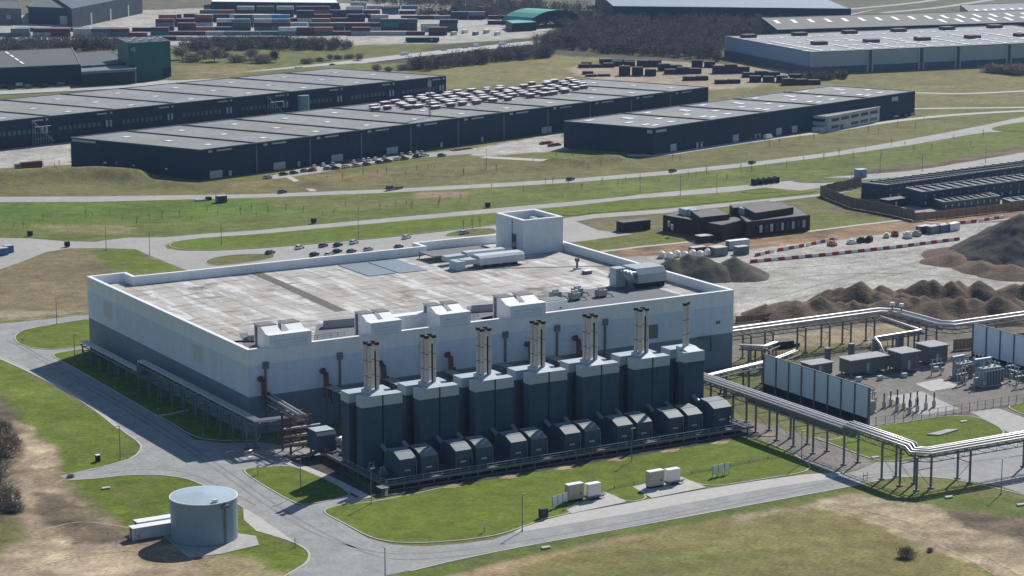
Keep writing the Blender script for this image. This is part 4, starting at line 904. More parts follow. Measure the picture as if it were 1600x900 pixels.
# ================================================================== TRAILERS, GENERATOR BOXES, SIGNS near the front road
M_beige = mat('beige_casing', (.48, .42, .33), .6, .06, seam=[('X', 1.6, .08, .85)])
for i, (px, py) in enumerate(((897,783),(1023,762))):
    t = thing('equipment_box', 'beige box unit with a white top on the %s paved bay' % ('left', 'right')[i], 'box unit', (*G2(px, py), .17), .02)
    MB().box(-2.1,2.1,-.8,.8,.5,4.0).build('casing', M_beige, t); MB().box(-2.15,2.15,-.85,.85,4.0,4.12).build('roof', M_cope, t); MB().box(-2.0,2.0,-.7,.7,0,.5).build('skid', M_black, t)
    MB().box(1.0,1.5,-.84,-.8,1.4,2.0).build('handle_plate', M_steel2, t)
for i, (px, py) in enumerate(((927,780),(1051,757))):
    t = thing('trailer', 'white box trailer beside the beige unit on the %s paved bay' % ('left', 'right')[i], 'trailer', (*G2(px, py), .17), .02)
    MB().box(-1.9,1.6,-.8,.8,.9,3.7).build('box', M_wht, t); MB().box(-1.95,1.65,-.85,.85,3.7,3.8).build('roof', M_cope, t)
    MB().box(-2.2,2.3,-1.1,.8,.5,.89).build('chassis', M_steel2, t); MB().bar((2.6,-.6,.55),(3.6,0,.55),.12).bar((2.6,.6,.55),(3.6,0,.55),.12).build('drawbar', M_steel2, t)
    for a in (-.6, .5):
        for s in (-1, 1):
            wv = MB(); wv.tube([(a,s*.85,.38),(a,s*1.1,.38)], .38, 12); wv.build('wheel', M_tyre, t)
for i, (px, py, k) in enumerate(((867,795,0),(875,792,1),(883,789,2),(1117,746,0),(1126,744,1),(1136,742,2))):
    s_ = 'left of the left paved bay' if i < 3 else 'right of the right paved bay'
    t = thing('board_sign', 'upright white board, %s of three on the grass %s' % (ORD[k], s_), 'sign', (*G2(px, py), .14), .02, 'white boards on the front lawn')
    MB().box(-.62,.62,-.05,.05,.7,2.9).build('board', M_wht, t); MB().box(-.7,-.6,.05,.15,0,2.8).build('post', M_steel2, t); MB().box(.6,.7,.05,.15,0,2.8).build('post', M_steel2, t)
t = thing('control_cabinet', 'dark green cabinet on the lawn left of the white boards', 'cabinet', (*G2(849,810), .14)); MB().box(-.95,.95,-.6,.6,.2,2.1).build('casing', mat('dark_green', (.02,.035,.03), .5), t); MB().box(-1,1,-.65,.65,2.1,2.2).build('lid', M_black, t); MB().box(-.8,.8,-.5,.5,0,.2).build('plinth', M_conc, t)
t = thing('control_cabinet', 'small dark cabinet at the end of the side road near the sand', 'cabinet', (*G2(153,721), 0)); MB().box(-.5,.5,-.5,.5,0,1.6).build('casing', M_black, t); MB().box(-.55,.55,-.55,.55,1.6,1.75).build('lid', M_cope, t)
mesh_fence('low dark pipe fence crossing the lawn behind the trailers', [(G2(880,800)[0], G2(880,800)[1]), G2(960,764), G2(1050,747), G2(1200,718), G2(1240,712)], .7, 5, 'low_fence')
t = thing('guard_fence', 'double bar signs on short posts at the road junction under the bridge', 'sign', (*G2(1352,750), 0)); MB().bar((-.6,0,0),(-.6,0,1.9),.14).build('post', M_steel2, t); MB().bar((.6,0,0),(.6,0,1.9),.14).build('post', M_steel2, t); MB().box(-.6,.6,-.03,.03,1.0,1.25).build('board', M_steel, t)
for i, (px, py, lb) in enumerate(((757,832,'tall white traffic sign at the lawn edge by the front road'),(36,536,'small pale sign board on the rounded lawn at far left'),(403,742,'small pale sign board on the little triangular lawn'),(1594,686,'grey sign frame beside the pale side road at right edge'))):
    t = thing('traffic_sign', lb, 'sign', (*G2(px, py), .1)); MB().box(-.06,.06,0,.12,0,2.2).build('post', M_steel2, t); MB().box(-.4,.4,-.05,0,1.2,2.3).build('board', M_wht, t)
mb = MB().prism([(0,0),(7.8,1.3),(10.5,-.3),(2.4,-2.2)], 0, .35)
t = thing('concrete_slab', 'low rectangular concrete slab lying in the lawn before the switch yard', 'slab', (*G2(1448,681), .14)); mb.build('slab', M_conc, t)
for i, p in enumerate(((1367,716),(1482,778),(1594,790),(852,857),(1505,660),(165,764))):
    t = MB().prism([(-1.1,-.5),(1.0,-.6),(1.3,.4),(-.6,.7)], 0, .3).build('manhole_cover', M_pave); t.location = (*G2(*p), .1)
    tag(t, 'pale flat manhole slab '+['on the lawn right of the gravel path','on the grass under the right bridge leg','at the right edge below the junction','on the verge below the front road','on the lawn behind the yard fence','on the lawn left of the round tank'][i], 'manhole')

# ================================================================== LAMPS
def make_lamp(h=8, r=.09):
    t = thing('street_lamp', 'x', 'street lamp'); MB().cyl(0,0,0,h,r*1.3,6,r2=r).build('post', M_steel2, t)
    MB().box(-.2,1.0,-.12,.12,h-.05,h+.1).build('lamp_head', M_steel, t); MB().cyl(0,0,0,.4,.25,8).build('base', M_conc, t); return t
LP = make_lamp(8.5)
LAMPS = [(602,918,0,'standing on the front road at the bottom edge'),(1252,726,0,'between gravel path and front lawn'),(1564,772,0,'on the verge under the right pipe bridge'),(188,718,0,'on the lawn tip left of the shaded road'),(117,568,0,'in the shaded lawn behind the left wall corner'),(89,507,0,'on the rounded lawn at far left'),
 (180,606,0,'in the deep shade under the left pipe bridge, farthest'),(247,640,0,'in the deep shade under the left pipe bridge, middle'),(318,681,0,'in the deep shade under the left pipe bridge, nearest'),(402,707,0,'below the bend of the left pipe bridge'),(580,788,0,'at the front left corner of the platform'),
 (470,772,0,'in the shadow on the little triangular lawn'),(816,830,0,'at the lawn edge left of the paved bays'),(987,722,0,'before the platform on the front lawn'),(234,398,0,'on the road behind the left hall corner'),(166,391,0,'on the verge at the upper left junction'),(346,383,0,'on the long lawn left end behind the hall'),(560,374,0,'on the long lawn behind the parked cars'),(1063,305,0,'beside the parallel road above the brick building'),(1120,303,0,'on the verge right of the wide road apron'),(1330,298,0,'near the upper corner of the timber fence'),(1441,268,0,'by the road behind the modular cabins'),(1540,254,0,'by the road at the upper right'),(1480,300,0,'between the modular cabins'),(760,268,0,'on the verge left of the paved yard'),(1375,270,0,'beside the small cabin on the main road verge'),
 (1000,300,0,'at the road fork behind the tower')]
for i, (px, py, s, lb) in enumerate(LAMPS):
    x, y = G2(px, py); place(LP, USED, (x, y, gz(x, y)), random.choice((0, 1.57, 3.1)), 'thin grey street lamp '+lb, 'street lamps around the site')
mast = thing('lattice_mast', 'slim steel mast standing beside the far warehouse end', 'mast', (*G2(672,225), 0)); 
mb = MB()
for a, b_ in ((-.5,-.5),(.5,-.5),(.5,.5),(-.5,.5)): mb.bar((a,b_,0),(a*.5,b_*.5,33),.14)
for z in range(0, 32, 2): mb.bar((-.5,-.5,z),(.45,-.45,z+2),.1); mb.bar((.5,.5,z),(-.45,.45,z+2),.1)
mb.build('lattice', M_steel2, mast); MB().box(-.8,.8,-.5,.5,28,31).build('antenna', M_steel, mast)
t = thing('transmitter_post', 'short pale mast on the lawn right of the round tank', 'mast', (*G2(461,855), 0)); MB().cyl(0,0,0,2,.1,6).build('post', M_steel2, t); MB().bar((-.8,0,.9),(.8,0,.9),.08).build('crossbar', M_steel2, t)

# ================================================================== SPOIL HEAPS
def heap(label, cones, m, cat='heap', cell=.9, seed=1, rough=.35):
    xs = [c[0] for c in cones]; ys = [c[1] for c in cones]; rm = max(c[2] for c in cones)+2
    ax = np.arange(min(xs)-rm, max(xs)+rm, cell); ay = np.arange(min(ys)-rm, max(ys)+rm, cell); XX, YY = np.meshgrid(ax, ay)
    wx = XX+(fbm(XX, YY, 7, seed)-.5)*3; wy = YY+(fbm(XX, YY, 7, seed+9)-.5)*3
    ZZ = np.full(XX.shape, -1.0)
    for x, y, r, h in cones:
        d = np.hypot(wx-x, wy-y)/r; ZZ = np.maximum(ZZ, h*(1.04-np.sqrt(d*d+.0016)))
    ZZ = ZZ+(fbm(XX, YY, 4, seed+3)-.5)*rough*(ZZ > -.3)
    ny_, nx_ = XX.shape; keep = ZZ > -.5; id_ = np.full(XX.shape, -1); 
    fs = []; vs = []
    def vid(j, i):
        if id_[j, i] < 0: id_[j, i] = len(vs); vs.append((XX[j, i], YY[j, i], max(ZZ[j, i], -.4)))
        return int(id_[j, i])
    for j in range(ny_-1):
        for i in range(nx_-1):
            if keep[j, i] or keep[j, i+1] or keep[j+1, i] or keep[j+1, i+1]: fs.append((vid(j, i), vid(j, i+1), vid(j+1, i+1), vid(j+1, i)))
    mb = MB(); mb.v = vs; mb.f = fs; mb.m = [0]*len(fs); mb.sm = [True]*len(fs)
    return tag(mb.build('spoil_heap', m), label, cat)
def row_cones(p, q, n, r, h, jit=3.4, sd=0):
    rr = random.Random(sd); a = Vector(G2(*p)); b_ = Vector(G2(*q)); L = []
    for i in range(n):
        c = a.lerp(b_, (i+.5)/n); L.append((c.x+rr.uniform(-jit, jit), c.y+rr.uniform(-jit, jit), r*rr.uniform(.75, 1.25), h*rr.uniform(.62, 1.12)))
    return L
L1 = row_cones((1200,492),(1620,497), 23, 11, 7.0, sd=1); L1[0] = (L1[0][0], L1[0][1], 7, 3.5); L1[1] = (*L1[1][:3], 4.8)
heap('long ridge of dark brown soil dumps behind the rear pipe bridge, nearer row', L1, M_soil, seed=4)
heap('long ridge of dark brown soil dumps, farther row before the gravel yard', row_cones((1285,480),(1640,478), 22, 11, 7.8, sd=2), M_soil, seed=12)
heap('dark grey gravel heap with rounded tops behind the right parapet of the hall', [(*G2(1050,432), 10, 6.5),(*G2(1075,430), 12, 7.6),(*G2(1100,432), 12, 7.4),(*G2(1120,434), 9, 5.5)], M_soil2, seed=21)
heap('smaller dark gravel heap at the right foot of the larger one', [(*G2(1148,431), 12, 6.8),(*G2(1165,434), 8, 4)], M_soil2, seed=26)
heap('big grey brown spoil mountain at the right edge of the gravel yard', [(*G2(1592,402), 27, 16),(*G2(1562,400), 18, 10),(*G2(1650,400), 36, 20),(*G2(1535,402), 10, 4)], M_soil2, seed=31, rough=1.0)
heap('low brown earth spread at the foot of the spoil mountain', row_cones((1485,410),(1600,430), 9, 10, 3.0, 4, 5)+row_cones((1500,400),(1620,412), 6, 16, 4, 4, 6), M_soil, seed=37)
# bank of soil under the rear pipes
# ================================================================== WAREHOUSES
def bil(B, C_, A_):
    B, C_, A_ = Vector(B), Vector(C_), Vector(A_)
    return lambda s, t: tuple(B+(C_-B)*s+(A_-B)*t)
def warehouse(name, label, B, C_, A_, Hh, seams, m=M_dark, front=None, sky=None, skysize=(.012, .03), seamw=.5, roofm=None, extra=None):
    f = bil(B, C_, A_); o = (B[0], B[1], 0); t = thing(name, label, 'warehouse', o)
    MB().prism([f(0,0), f(1,0), f(1,1), f(0,1)], -.5, Hh-.1).build('wall', m, t, o)
    roof = MB().prism([f(.002,.008), f(.998,.008), f(.998,.992), f(.002,.992)], Hh-.1, Hh+.02).build('roof', roofm or M_whroof, t, o)
    L = (Vector(C_)-Vector(B)).length; Wd = (Vector(A_)-Vector(B)).length
    mb = MB(); e = .35/L; q = .35/Wd
    for a, b_, c_, d_ in ((0,1,0,q*2),(0,1,1-q*2,1),(0,e*2,q*2,1-q*2),(1-e*2,1,q*2,1-q*2)): mb.prism([f(a,c_),f(b_,c_),f(b_,d_),f(a,d_)], Hh-.09, Hh+.35)
    mb.build('eaves_trim', M_steel2, roof, o)
    for s in seams:
        h2 = seamw/L; MB().prism([f(s-h2,.01), f(s+h2,.01), f(s+h2,.99), f(s-h2,.99)], Hh, Hh+.55).build('roof_ridge', M_seam, roof, o)
    for i, (s, u) in enumerate(sky or []):
        MB().prism([f(s-skysize[0],u-skysize[1]), f(s+skysize[0],u-skysize[1]), f(s+skysize[0],u+skysize[1]), f(s-skysize[0],u+skysize[1])], Hh+.02, Hh+.3).build('skylight', M_sky, roof, o)
    def plate(nm, s0, s1, z0, z1, mm, side='f', th=.25):
        n1 = th/(Wd if side == 'f' else L)
        P = [f(s0,-n1), f(s1,-n1), f(s1,0), f(s0,0)] if side == 'f' else [f(-n1,s0), f(-n1,s1), f(0,s1), f(0,s0)]
        return MB().prism(P, z0, z1).build(nm, mm, t, o)
    return t, f, plate, o
M_plate2 = mat('dim_grey_plate', (.12, .13, .15), .6, .1)
# nearer long warehouse
nb = 11; sm = [i/nb for i in range(1, nb)]
t1, f1, pl1, o1 = warehouse('warehouse', 'long dark blue warehouse with grey ribbed roof nearest the main road', G2(313,235,13.2), G2(1107,136.5,13.2), G2(110,215.5,13.2), 13.2, sm,
    sky=[((i+.5)/nb, u) for i in range(nb) for u in (.15, .45, .78)], skysize=(.0045, .018))
for i in range(nb):
    s = i/nb; pl1('vent_plate', s+.012, s+.018, 11.7, 12.7, M_pale); pl1('sign_plate', s+.026, s+.05, 11.9, 12.6, M_pale)
    if i > 0: pl1('downpipe', s-.001, s+.001, 0, 12, M_steel2)
for s in (.01, .115, .215, .315, .62): pl1('dock_door', s+.004, s+.024, .2, 3.4, M_pale)
for s in (.045, .16, .42, .5): pl1('door', s, s+.004, .3, 2.6, M_pale)
pl1('sign_board', .80, .985, 11.8, 12.8, M_pale, 's')
for u in (.25, .5, .72): pl1('wall_light', u, u+.015, 3.2, 3.8, M_wht, 's')
# far long warehouse (dock side)
B2 = Vector(G2(0,190,13.5)); C2 = Vector(G2(697,119,13.5)); A2 = Vector(G2(520,107,13.5)); ex = (C2-B2)*.16; B2x = B2-ex; A2x = A2-(C2-B2x)
nb = 9; t2, f2, pl2, o2 = warehouse('warehouse', 'long dark warehouse with rows of dock windows beyond the nearer one', tuple(B2x), tuple(C2), tuple(A2x), 13.5, [i/nb for i in range(1, nb)],
    sky=[((i+.5)/nb, u) for i in range(nb) for u in (.12, .42, .75)], skysize=(.0055, .015))
for i in range(nb):
    for j in range(9): pl2('dock_window', (i+.12+j*.075)/nb, (i+.165+j*.075)/nb, 6.2, 8.2, M_plate2)
    for q in (.86, .92): pl2('dock_door', (i+q)/nb, (i+q+.028)/nb, 5.6, 8.8, M_pale)
    pl2('sign_plate', (i+.72)/nb, (i+.88)/nb, 11.9, 12.6, M_pale); pl2('vent_plate', (i+.93)/nb, (i+.96)/nb, 11.8, 12.8, M_pale)
    pl2('dock_recess', (i+.05)/nb, (i+.8)/nb, .3, 3.8, M_black)
for s in (.19, .62):
    st = MB(); p0 = Vector(f2(s, -.004)); u = (Vector(f2(1,0))-Vector(f2(0,0))).normalized(); v = Vector((u.y, -u.x))
    for i in range(4):
        q = p0+u*(i*3); st.bar((q.x,q.y,12.5-i*2.8),(q.x+u.x*3,q.y+u.y*3,12.5-i*2.8-2.8),.55)
        for w_ in (.3, 2.6): e = q+v*w_; st.bar((e.x,e.y,0),(e.x,e.y,12.5-i*2.8),.16)
    for z in (3.5, 6.5, 9.5): e = p0+v*2.6; e3 = p0+u*9+v*2.6; st.bar((e.x,e.y,z),(e3.x,e3.y,z),.16)
    st.build('escape_stair', M_steel, t2, o2)
st = MB(); st.cyl(*f2(.685,-.03), 0, 11.4, 3.2, 16); st.build('silo_tower', M_tank, t2, o2)
# third dark warehouse
nb = 5; t3, f3, pl3, o3 = warehouse('warehouse', 'dark warehouse with white skylights and attached pale office, right of centre', G2(1020,201,12.5), G2(1430,143,12.5), G2(881,190,12.5), 12.5, [i/nb for i in range(1, nb)],
    sky=[((i+a)/nb, u) for i in range(nb) for a, u in ((.25,.14),(.25,.24),(.62,.2),(.3,.46),(.62,.66),(.66,.74),(.22,.86),(.8,.45))], skysize=(.012, .026))
pl3('sign_board', .004, .06, 10.2, 11.8, M_pale, 's'); pl3('sign_board', .01, .045, 10.4, 11.6, M_pale)
pl3('sign_board', .90, .925, 9.0, 11.2, M_pale)
for s in (.06, .28, .44, .5): pl3('dock_door', s, s+.02, .3, 3.8, M_pale)
for s in (.15, .165, .36, .375): pl3('door', s, s+.006, .3, 2.8, M_pale)
# attached office (thing of its own)
t = thing('office_building', 'two storey pale grey office block with dark window bands before the dark warehouse', 'office', (*G2(1294,206), 0), .37)
MB().box(0, 52, 0, 12, 0, 7.6).build('wall', mat('pale_grey_render', (.45, .47, .50), .7, .05), t); MB().box(.6, 51.4, .6, 11.4, 7.6, 7.7).build('roof', M_whroof, t)
MB().box(-.3, 52.3, -.3, .3, 7.61, 7.95).build('parapet', M_pale, t)
for zz in (1.2, 4.8):
    for i in range(5):
        if not (zz < 2 and i == 1): MB().box(3+i*9.8, 10.5+i*9.8, -.12, -.01, zz, zz+1.5).build('window', M_glass, t)
    MB().box(-.12, -.01, 2, 10, zz, zz+1.5).build('window', M_glass, t)
MB().box(12, 15, -.12, -.01, 0, 2.4).build('door', M_glass, t)
MB().box(-6, -.01, 1, 6, 0, 2.6).build('entrance_block', M_pale, t)
# big grey warehouse, right
B = Vector(G2(1268,82,13.5)); C_ = Vector(G2(1600,68,13.5)); A_ = Vector(G2(1133,57,13.5)); C_ = B+(C_-B)*1.45
rr = random.Random(3); nb = 7
t4, f4, pl4, o4 = warehouse('warehouse', 'large pale grey warehouse with bays and many rooflights at upper right', tuple(B), tuple(C_), tuple(A_), 13.5, [], m=mat('pale_grey_cladding', (.40, .43, .46), .6, .05, seam=[('Z', 2.5, .12, .92)]),
    sky=[(.01+.98*i/23+rr.uniform(-.008,.008), u) for i in range(24) for u in (.08, .26, .5, .8)], skysize=(.009, .013), roofm=mat('pale_felt2', (.30, .30, .305), .85, .1, .06))
pl4('base_band', 0, 1, -.2, 4.2, mat('steel_blue_cladding', (.07, .10, .15), .6, .08)); 
for s in (.175, .19, .34, .355, .46, .475, .63, .645, .79, .805, .95): pl4('bay_post', s, s+.004, 0, 13.2, M_pale, th=.8)
for s in (.18, .345, .465, .635, .795): pl4('bay_recess', s+.001, s+.009, 0, 13.3, M_seam, th=.5)
pl4('blue_side', 0.02, .98, 4.5, 13.3, mat('sky_blue_cladding', (.22, .32, .44), .6, .05), 's', .4); pl4('side_base', 0, 1, -.2, 4.4, MATS['steel_blue_cladding'], 's', .5)
for i in range(6):
    for u in (.18, .34, .62, .86):
        if (i+int(u*10)) % 2 == 0: continue
for i in range(11):
    s = .05+i*.085; u = .38 if i % 2 else .9; c0 = f4(s, u); MB().obox(c0, C_-B, 9, 7, 13.5, 15.6).build('roof_plant', M_seam, t4, o4)
for i in range(8):
    s = .04+i*.12; MB().prism([f4(s,.04), f4(s+.008,.04), f4(s+.008,.62), f4(s,.62)], 13.55, 13.9).build('roof_strip', M_sky, t4, o4)
# second one behind it
B5 = Vector(G2(1215,47,10)); C5 = Vector(G2(1700,32,10)); A5 = Vector(G2(1190,28,10))
t5, f5, pl5, o5 = warehouse('warehouse', 'long brown roofed warehouse with slanting white rooflights behind the pale one', tuple(B5), tuple(C5), tuple(A5), 10, [], sky=[(.03+i*.055, .62) for i in range(18)]+[(.05+i*.055, .3) for i in range(9, 18)], skysize=(.007, .14),
    roofm=mat('brown_grey_felt', (.17, .16, .15), .85, .1, .06))
B6 = Vector(G2(958,10,12)); C6 = Vector(G2(1330,14,12)); A6 = Vector(G2(930,-14,12))
warehouse('warehouse', 'long blue roofed hall at the top edge right of centre', tuple(B6), tuple(C6), tuple(A6), 12, [], m=M_dark, roofm=mat('light_blue_roof', (.22, .27, .33), .7, .08, .05), sky=[])
sheet('pavement', [(850,14),(1330,22),(1380,12),(1320,26),(1100,20),(840,16)], .1, M_pave, 0)
B7 = Vector(G2(1520,23,9)); C7 = Vector(G2(1660,18,9)); A7 = Vector(G2(1500,8,9))
t7, f7, pl7, o7 = warehouse('warehouse', 'tan fronted commercial hall with small dark doors at the top right corner', tuple(B7), tuple(C7), tuple(A7), 9, [], m=mat('tan_render', (.36, .33, .28), .7, .06), sky=[(.1+i*.1, .4) for i in range(8)], skysize=(.02, .08))
for i in range(6): pl7('door', .1+i*.14, .13+i*.14, .2, 4, M_black)
# ---- top left group
def simple_hall(nm, label, Bp, Cp, Ap, z, m, rm, cat='hall', parts=()):
    t_, f_, p_, o_2 = warehouse(nm, label, G2(*Bp, z), G2(*Cp, z), G2(*Ap, z), z, [], m=m, roofm=rm); t_['category'] = cat
    for p in parts: p_(*p)
    return t_, f_, p_, o_2
M_dkroof = mat('dark_grey_roof', (.10, .105, .11), .8, .1, .05)
th, fh, ph, oh = simple_hall('industrial_shed', 'black walled shed with dark grey roof at the left edge below the container yard', (-60,109), (126,101), (-60,82), 11.5, M_dark2, M_dkroof)
for i in range(4): MB().prism([fh(.38+i*.035,.9-i*.2), fh(.4+i*.035,.9-i*.2), fh(.425+i*.035,.75-i*.2), fh(.405+i*.035,.75-i*.2)], 11.6, 11.9).build('rooflight', M_sky, th, oh)
simple_hall('industrial_shed', 'low dark shed with flat roof between black shed and green block', (126,104), (205,98), (96,84), 10, M_dark2, M_dkroof, parts=[('roof_box', .2, .5, 10, 10.3, M_pale)])
th, fh, ph, oh = simple_hall('industrial_shed', 'open fronted dark canopy shed below the green block', (127,113), (213,108), (127,106), 9, M_black, mat('canopy_edge', (.15,.17,.19), .6), 'shed')
ph('canopy_fascia', 0, 1, 7.8, 9.2, MATS['canopy_edge']); ph('canopy_post', .97, 1.0, 0, 8, MATS['canopy_edge'])
th, fh, ph, oh = simple_hall('industrial_block', 'tall dark green cube shaped block with white roof clutter', (200,68), (266,64.5), (183,60), 23, mat('bottle_green_cladding', (.014, .12, .10), .5, .1, .1, seam=[('D', 3, .1, .85)]), M_dkroof, 'building')
ph('dark_annex', .82, 1, -.3, 7, M_dark2, 'f', .4)
ph('emblem_panel', .04, .16, 17.5, 21.3, mat('pale_green_mark', (.25, .4, .36), .6)) if False else None
emb = MB(); 
q0 = Vector(fh(.05, -.012)); q1 = Vector(fh(.17, -.012)); 
for (a0, b0, a1, b1) in ((0, 1.6, .55, 3.2), (.3, 2.2, .85, 3.6), (.6, .4, .95, 2.6)):
    p0 = q0.lerp(q1, a0); p1 = q0.lerp(q1, a1); emb.add([(p0.x,p0.y,17.3+b0),(p1.x,p1.y,17.3+b0*.8),(p1.x,p1.y,17.3+b1),(p0.x,p0.y,17.3+b1*.85)], [(0,1,2,3)])
emb.build('wall_emblem', mat('pale_green_mark', (.25, .4, .36), .6), th, oh)
for i in range(9): c0 = fh(.08+i*.095, .15+.4*((i*7) % 5)/5); MB().obox(c0, (1, .2), 2.5, 1.6, 23, 24.2+(i % 3)*.4).build('roof_vent', M_wht, th, oh)
simple_hall('industrial_shed', 'grey green sided shed far left beyond the container yard', (-60,12), (33,14), (-60,0), 12, mat('moss_grey_cladding', (.13,.15,.15), .6), M_dkroof, parts=[('sign_board', .75, .82, 4, 7, M_pale)])
th, fh, ph, oh = simple_hall('industrial_shed', 'navy fronted shed with pale door far left at the top', (44,11), (112,13), (60,-6), 13, mat('deep_navy', (.02,.035,.075), .6), M_dkroof)
ph('door', .72, .95, .3, 7, M_pale)
th, fh, ph, oh = simple_hall('industrial_shed', 'large dark gabled hall with ribbed side and white eaves strip at the top left', (112,14), (222,-8), (60,-20), 15, mat('ribbed_navy', (.045,.06,.085), .6, .2, .1, seam=[('D', 5, 1.4, .5)]), mat('steel_blue_roof', (.10,.13,.16), .7, .1, .05))
for s in (.25, .52, .78): ph('white_post', s, s+.018, 0, 9, M_pale)
th, fh, ph, oh = simple_hall('industrial_shed', 'white roofed hall at the top edge above the container yard', (330,3), (530,5), (330,-10), 9, M_dark2, M_sky)
# green tent roof
t = thing('arched_shelter', 'turquoise curved roof shelter at the edge of the bare wood', 'shelter', (*G2(866,42), 0), .1)
ar = [(30*math.sin(a)*.9, 13*math.cos(a)) for a in np.linspace(-1.2, 1.25, 9)]
mb = MB(); n9 = len(ar)
vv = [(x, -2, max(z, 0)) for x, z in ar]+[(x-6, 26, max(z, 0)) for x, z in ar]
mb.add(vv, [(i+1, i, i+n9, i+n9+1) for i in range(n9-1)]); mb.add([(a[0], a[1], a[2]-.5) for a in vv], [(i, i+1, i+n9+1, i+n9) for i in range(n9-1)]); mb.build('curved_roof', mat('turquoise_sheet', (.10,.36,.30), .6, .08, .1), t)
mb = MB(); mb.add([(x,-1.9,max(z,0)) for x, z in ar], [tuple(range(n9))[::-1]]); mb.build('end_wall', M_dark2, t)
simple_hall('industrial_shed', 'low turquoise edged shed left of the curved shelter', (800,37), (838,35), (790,32), 6, M_dark2, MATS['turquoise_sheet'])

# ================================================================== DARK BRICK BUILDINGS
bb = thing('brick_building', 'low dark brick building with stepped flat roofs and roof units', 'building', (270, 165, 0))
o = (270, 165, 0)
def blk(nm, pts, z, par=bb, mm=M_brick, rm=None, z0=0):
    P = [G2(a, b_, z) for a, b_ in pts]; w_ = MB().prism(P, z0, z).build(nm, mm, par, o)
    c0 = Vector((sum(p[0] for p in P)/4, sum(p[1] for p in P)/4)); Q = [tuple(Vector(p)+(c0-Vector(p))*.05) for p in P]
    MB().prism(Q, z, z+.03).build('roof', rm or mat('grey_brown_roof', (.16, .145, .14), .85, .15), w_, o)
    return w_
blk('left_wing', [(1129,352),(1036,336),(1064,328),(1160,344)], 6.0)
blk('middle_wing', [(1170,346),(1120,340),(1150,326),(1210,335)], 5.2)
blk('right_wing', [(1166,347),(1266,336),(1240,320),(1148,330)], 6.0)
blk('raised_wing', [(1094,340),(1140,335),(1120,325),(1078,329)], 8.0)
blk('raised_wing', [(1180,333),(1240,324),(1222,315),(1160,323)], 8.6)
blk('raised_wing', [(1145,325),(1209,317),(1200,313),(1140,320)], 8.4)
for i in range(9):
    p0 = Vector(G2(1188+i*8.4, 369.6-i*1.05)); MB().obox((p0.x-.2, p0.y-.55), (1, -.05), 1.2, .2, 1.6, 4.4).build('window', M_glass if i % 2 else M_pale, bb, o)
for (a, b_, s) in ((1075,331,2.6),(1083,333,1.6),(1164,330,1.8)):
    p0 = G2(a, b_, 7); MB().box(p0[0]-s, p0[0]+s, p0[1]-s, p0[1]+s, 6, 8.4).build('roof_unit', M_cap, bb, o)
for (a, b_) in ((1050,357),(1045,352)): p0 = G2(a, b_, 3); MB().obox(p0, (.2, 1), 1.6, .4, 2.4, 4.6).build('sign_figure', M_pale, bb, o)
t = thing('brick_shed', 'small dark brick shed with flat roof left of the brick building', 'shed', (*G2(974,363), 0), 0)
MB().box(0,12.5,0,5,0,3.6).build('wall', M_brick, t); MB().box(-.2,12.7,-.2,5.2,3.6,3.85).build('roof', MATS['grey_brown_roof'], t); MB().box(9,11,-.06,-.01,.1,2.4).build('door', M_black, t)
t = thing('bin_shelter', 'open dark bin shelter with a pale roof before the brick building', 'shelter', (*G2(1095,380), 0), 0)
MB().box(0,5.5,0,.3,0,2.4).build('front_panel', M_brick, t); MB().box(5.2,5.5,.3,3.6,0,2.4).build('side_panel', M_brick, t); MB().box(0,.3,.3,3.6,0,2.4).build('side_panel', M_brick, t); MB().box(-.2,5.7,-.2,3.9,2.4,2.6).build('roof', M_pale, t)
# modular cabins
def cabins(label, Bp, Cp, Ap, z, n, m, mr, win=True):
    t_, f_, p_, o_2 = warehouse('site_cabin_block', label, G2(*Bp, z), G2(*Cp, z), G2(*Ap, z), z, [i/n for i in range(1, n)], m=m, roofm=mr, seamw=.12); t_['category'] = 'cabin block'
    for i in range(n):
        p_('window', (i+.3)/n, (i+.5)/n, 1.1, 2.3, M_pale if win else M_glass)
        if z > 4: p_('window', (i+.3)/n, (i+.5)/n, 4.0, 5.2, M_steel2)
    return t_
M_cab = mat('navy_cabin_steel', (.03, .05, .085), .5, .1); M_cabr = mat('blue_grey_cabin_roof', (.10, .125, .15), .7, .12, seam=[('D', 3.2, .3, .6)])
cabins('two storey navy site cabins, farther block behind the timber fence', (1386,290), (1660,252), (1346,286), 6.2, 22, M_cab, M_cabr)
cabins('two storey navy site cabins, nearer block behind the timber fence', (1441,301), (1700,270), (1414,294), 6.2, 20, M_cab, M_cabr)
cabins('single row of grey green site cabins just inside the timber fence', (1474,317), (1563,307), (1457,311), 3.1, 9, mat('grey_green_cabin', (.09,.11,.12), .6), M_cabr)
cabins('single row of grey green site cabins at the right edge behind the fence', (1580,316), (1700,302), (1566,311), 3.1, 9, MATS['grey_green_cabin'], M_cabr)
t = thing('site_cabin', 'low purple grey site cabin between the two storey blocks and the fence', 'cabin', (*G2(1388,325), 0), .1); MB().box(0,12,0,5,0,3).build('wall', M_brick, t); MB().box(-.1,12.1,-.1,5.1,3,3.2).build('roof', M_cabr, t); MB().box(4,5,-.06,-.01,.1,2.2).build('door', M_pale, t)
t = thing('kiosk', 'small blue grey kiosk on the verge above the timber fence', 'kiosk', (*G2(1342,278), 0), 0); MB().box(0,4.5,0,3.5,0,3.4).build('wall', M_tank, t); MB().box(-.2,4.7,-.2,3.7,3.4,3.6).build('roof', M_cap, t); MB().box(1,2,-.06,-.01,.1,2.2).build('door', M_steel2, t)
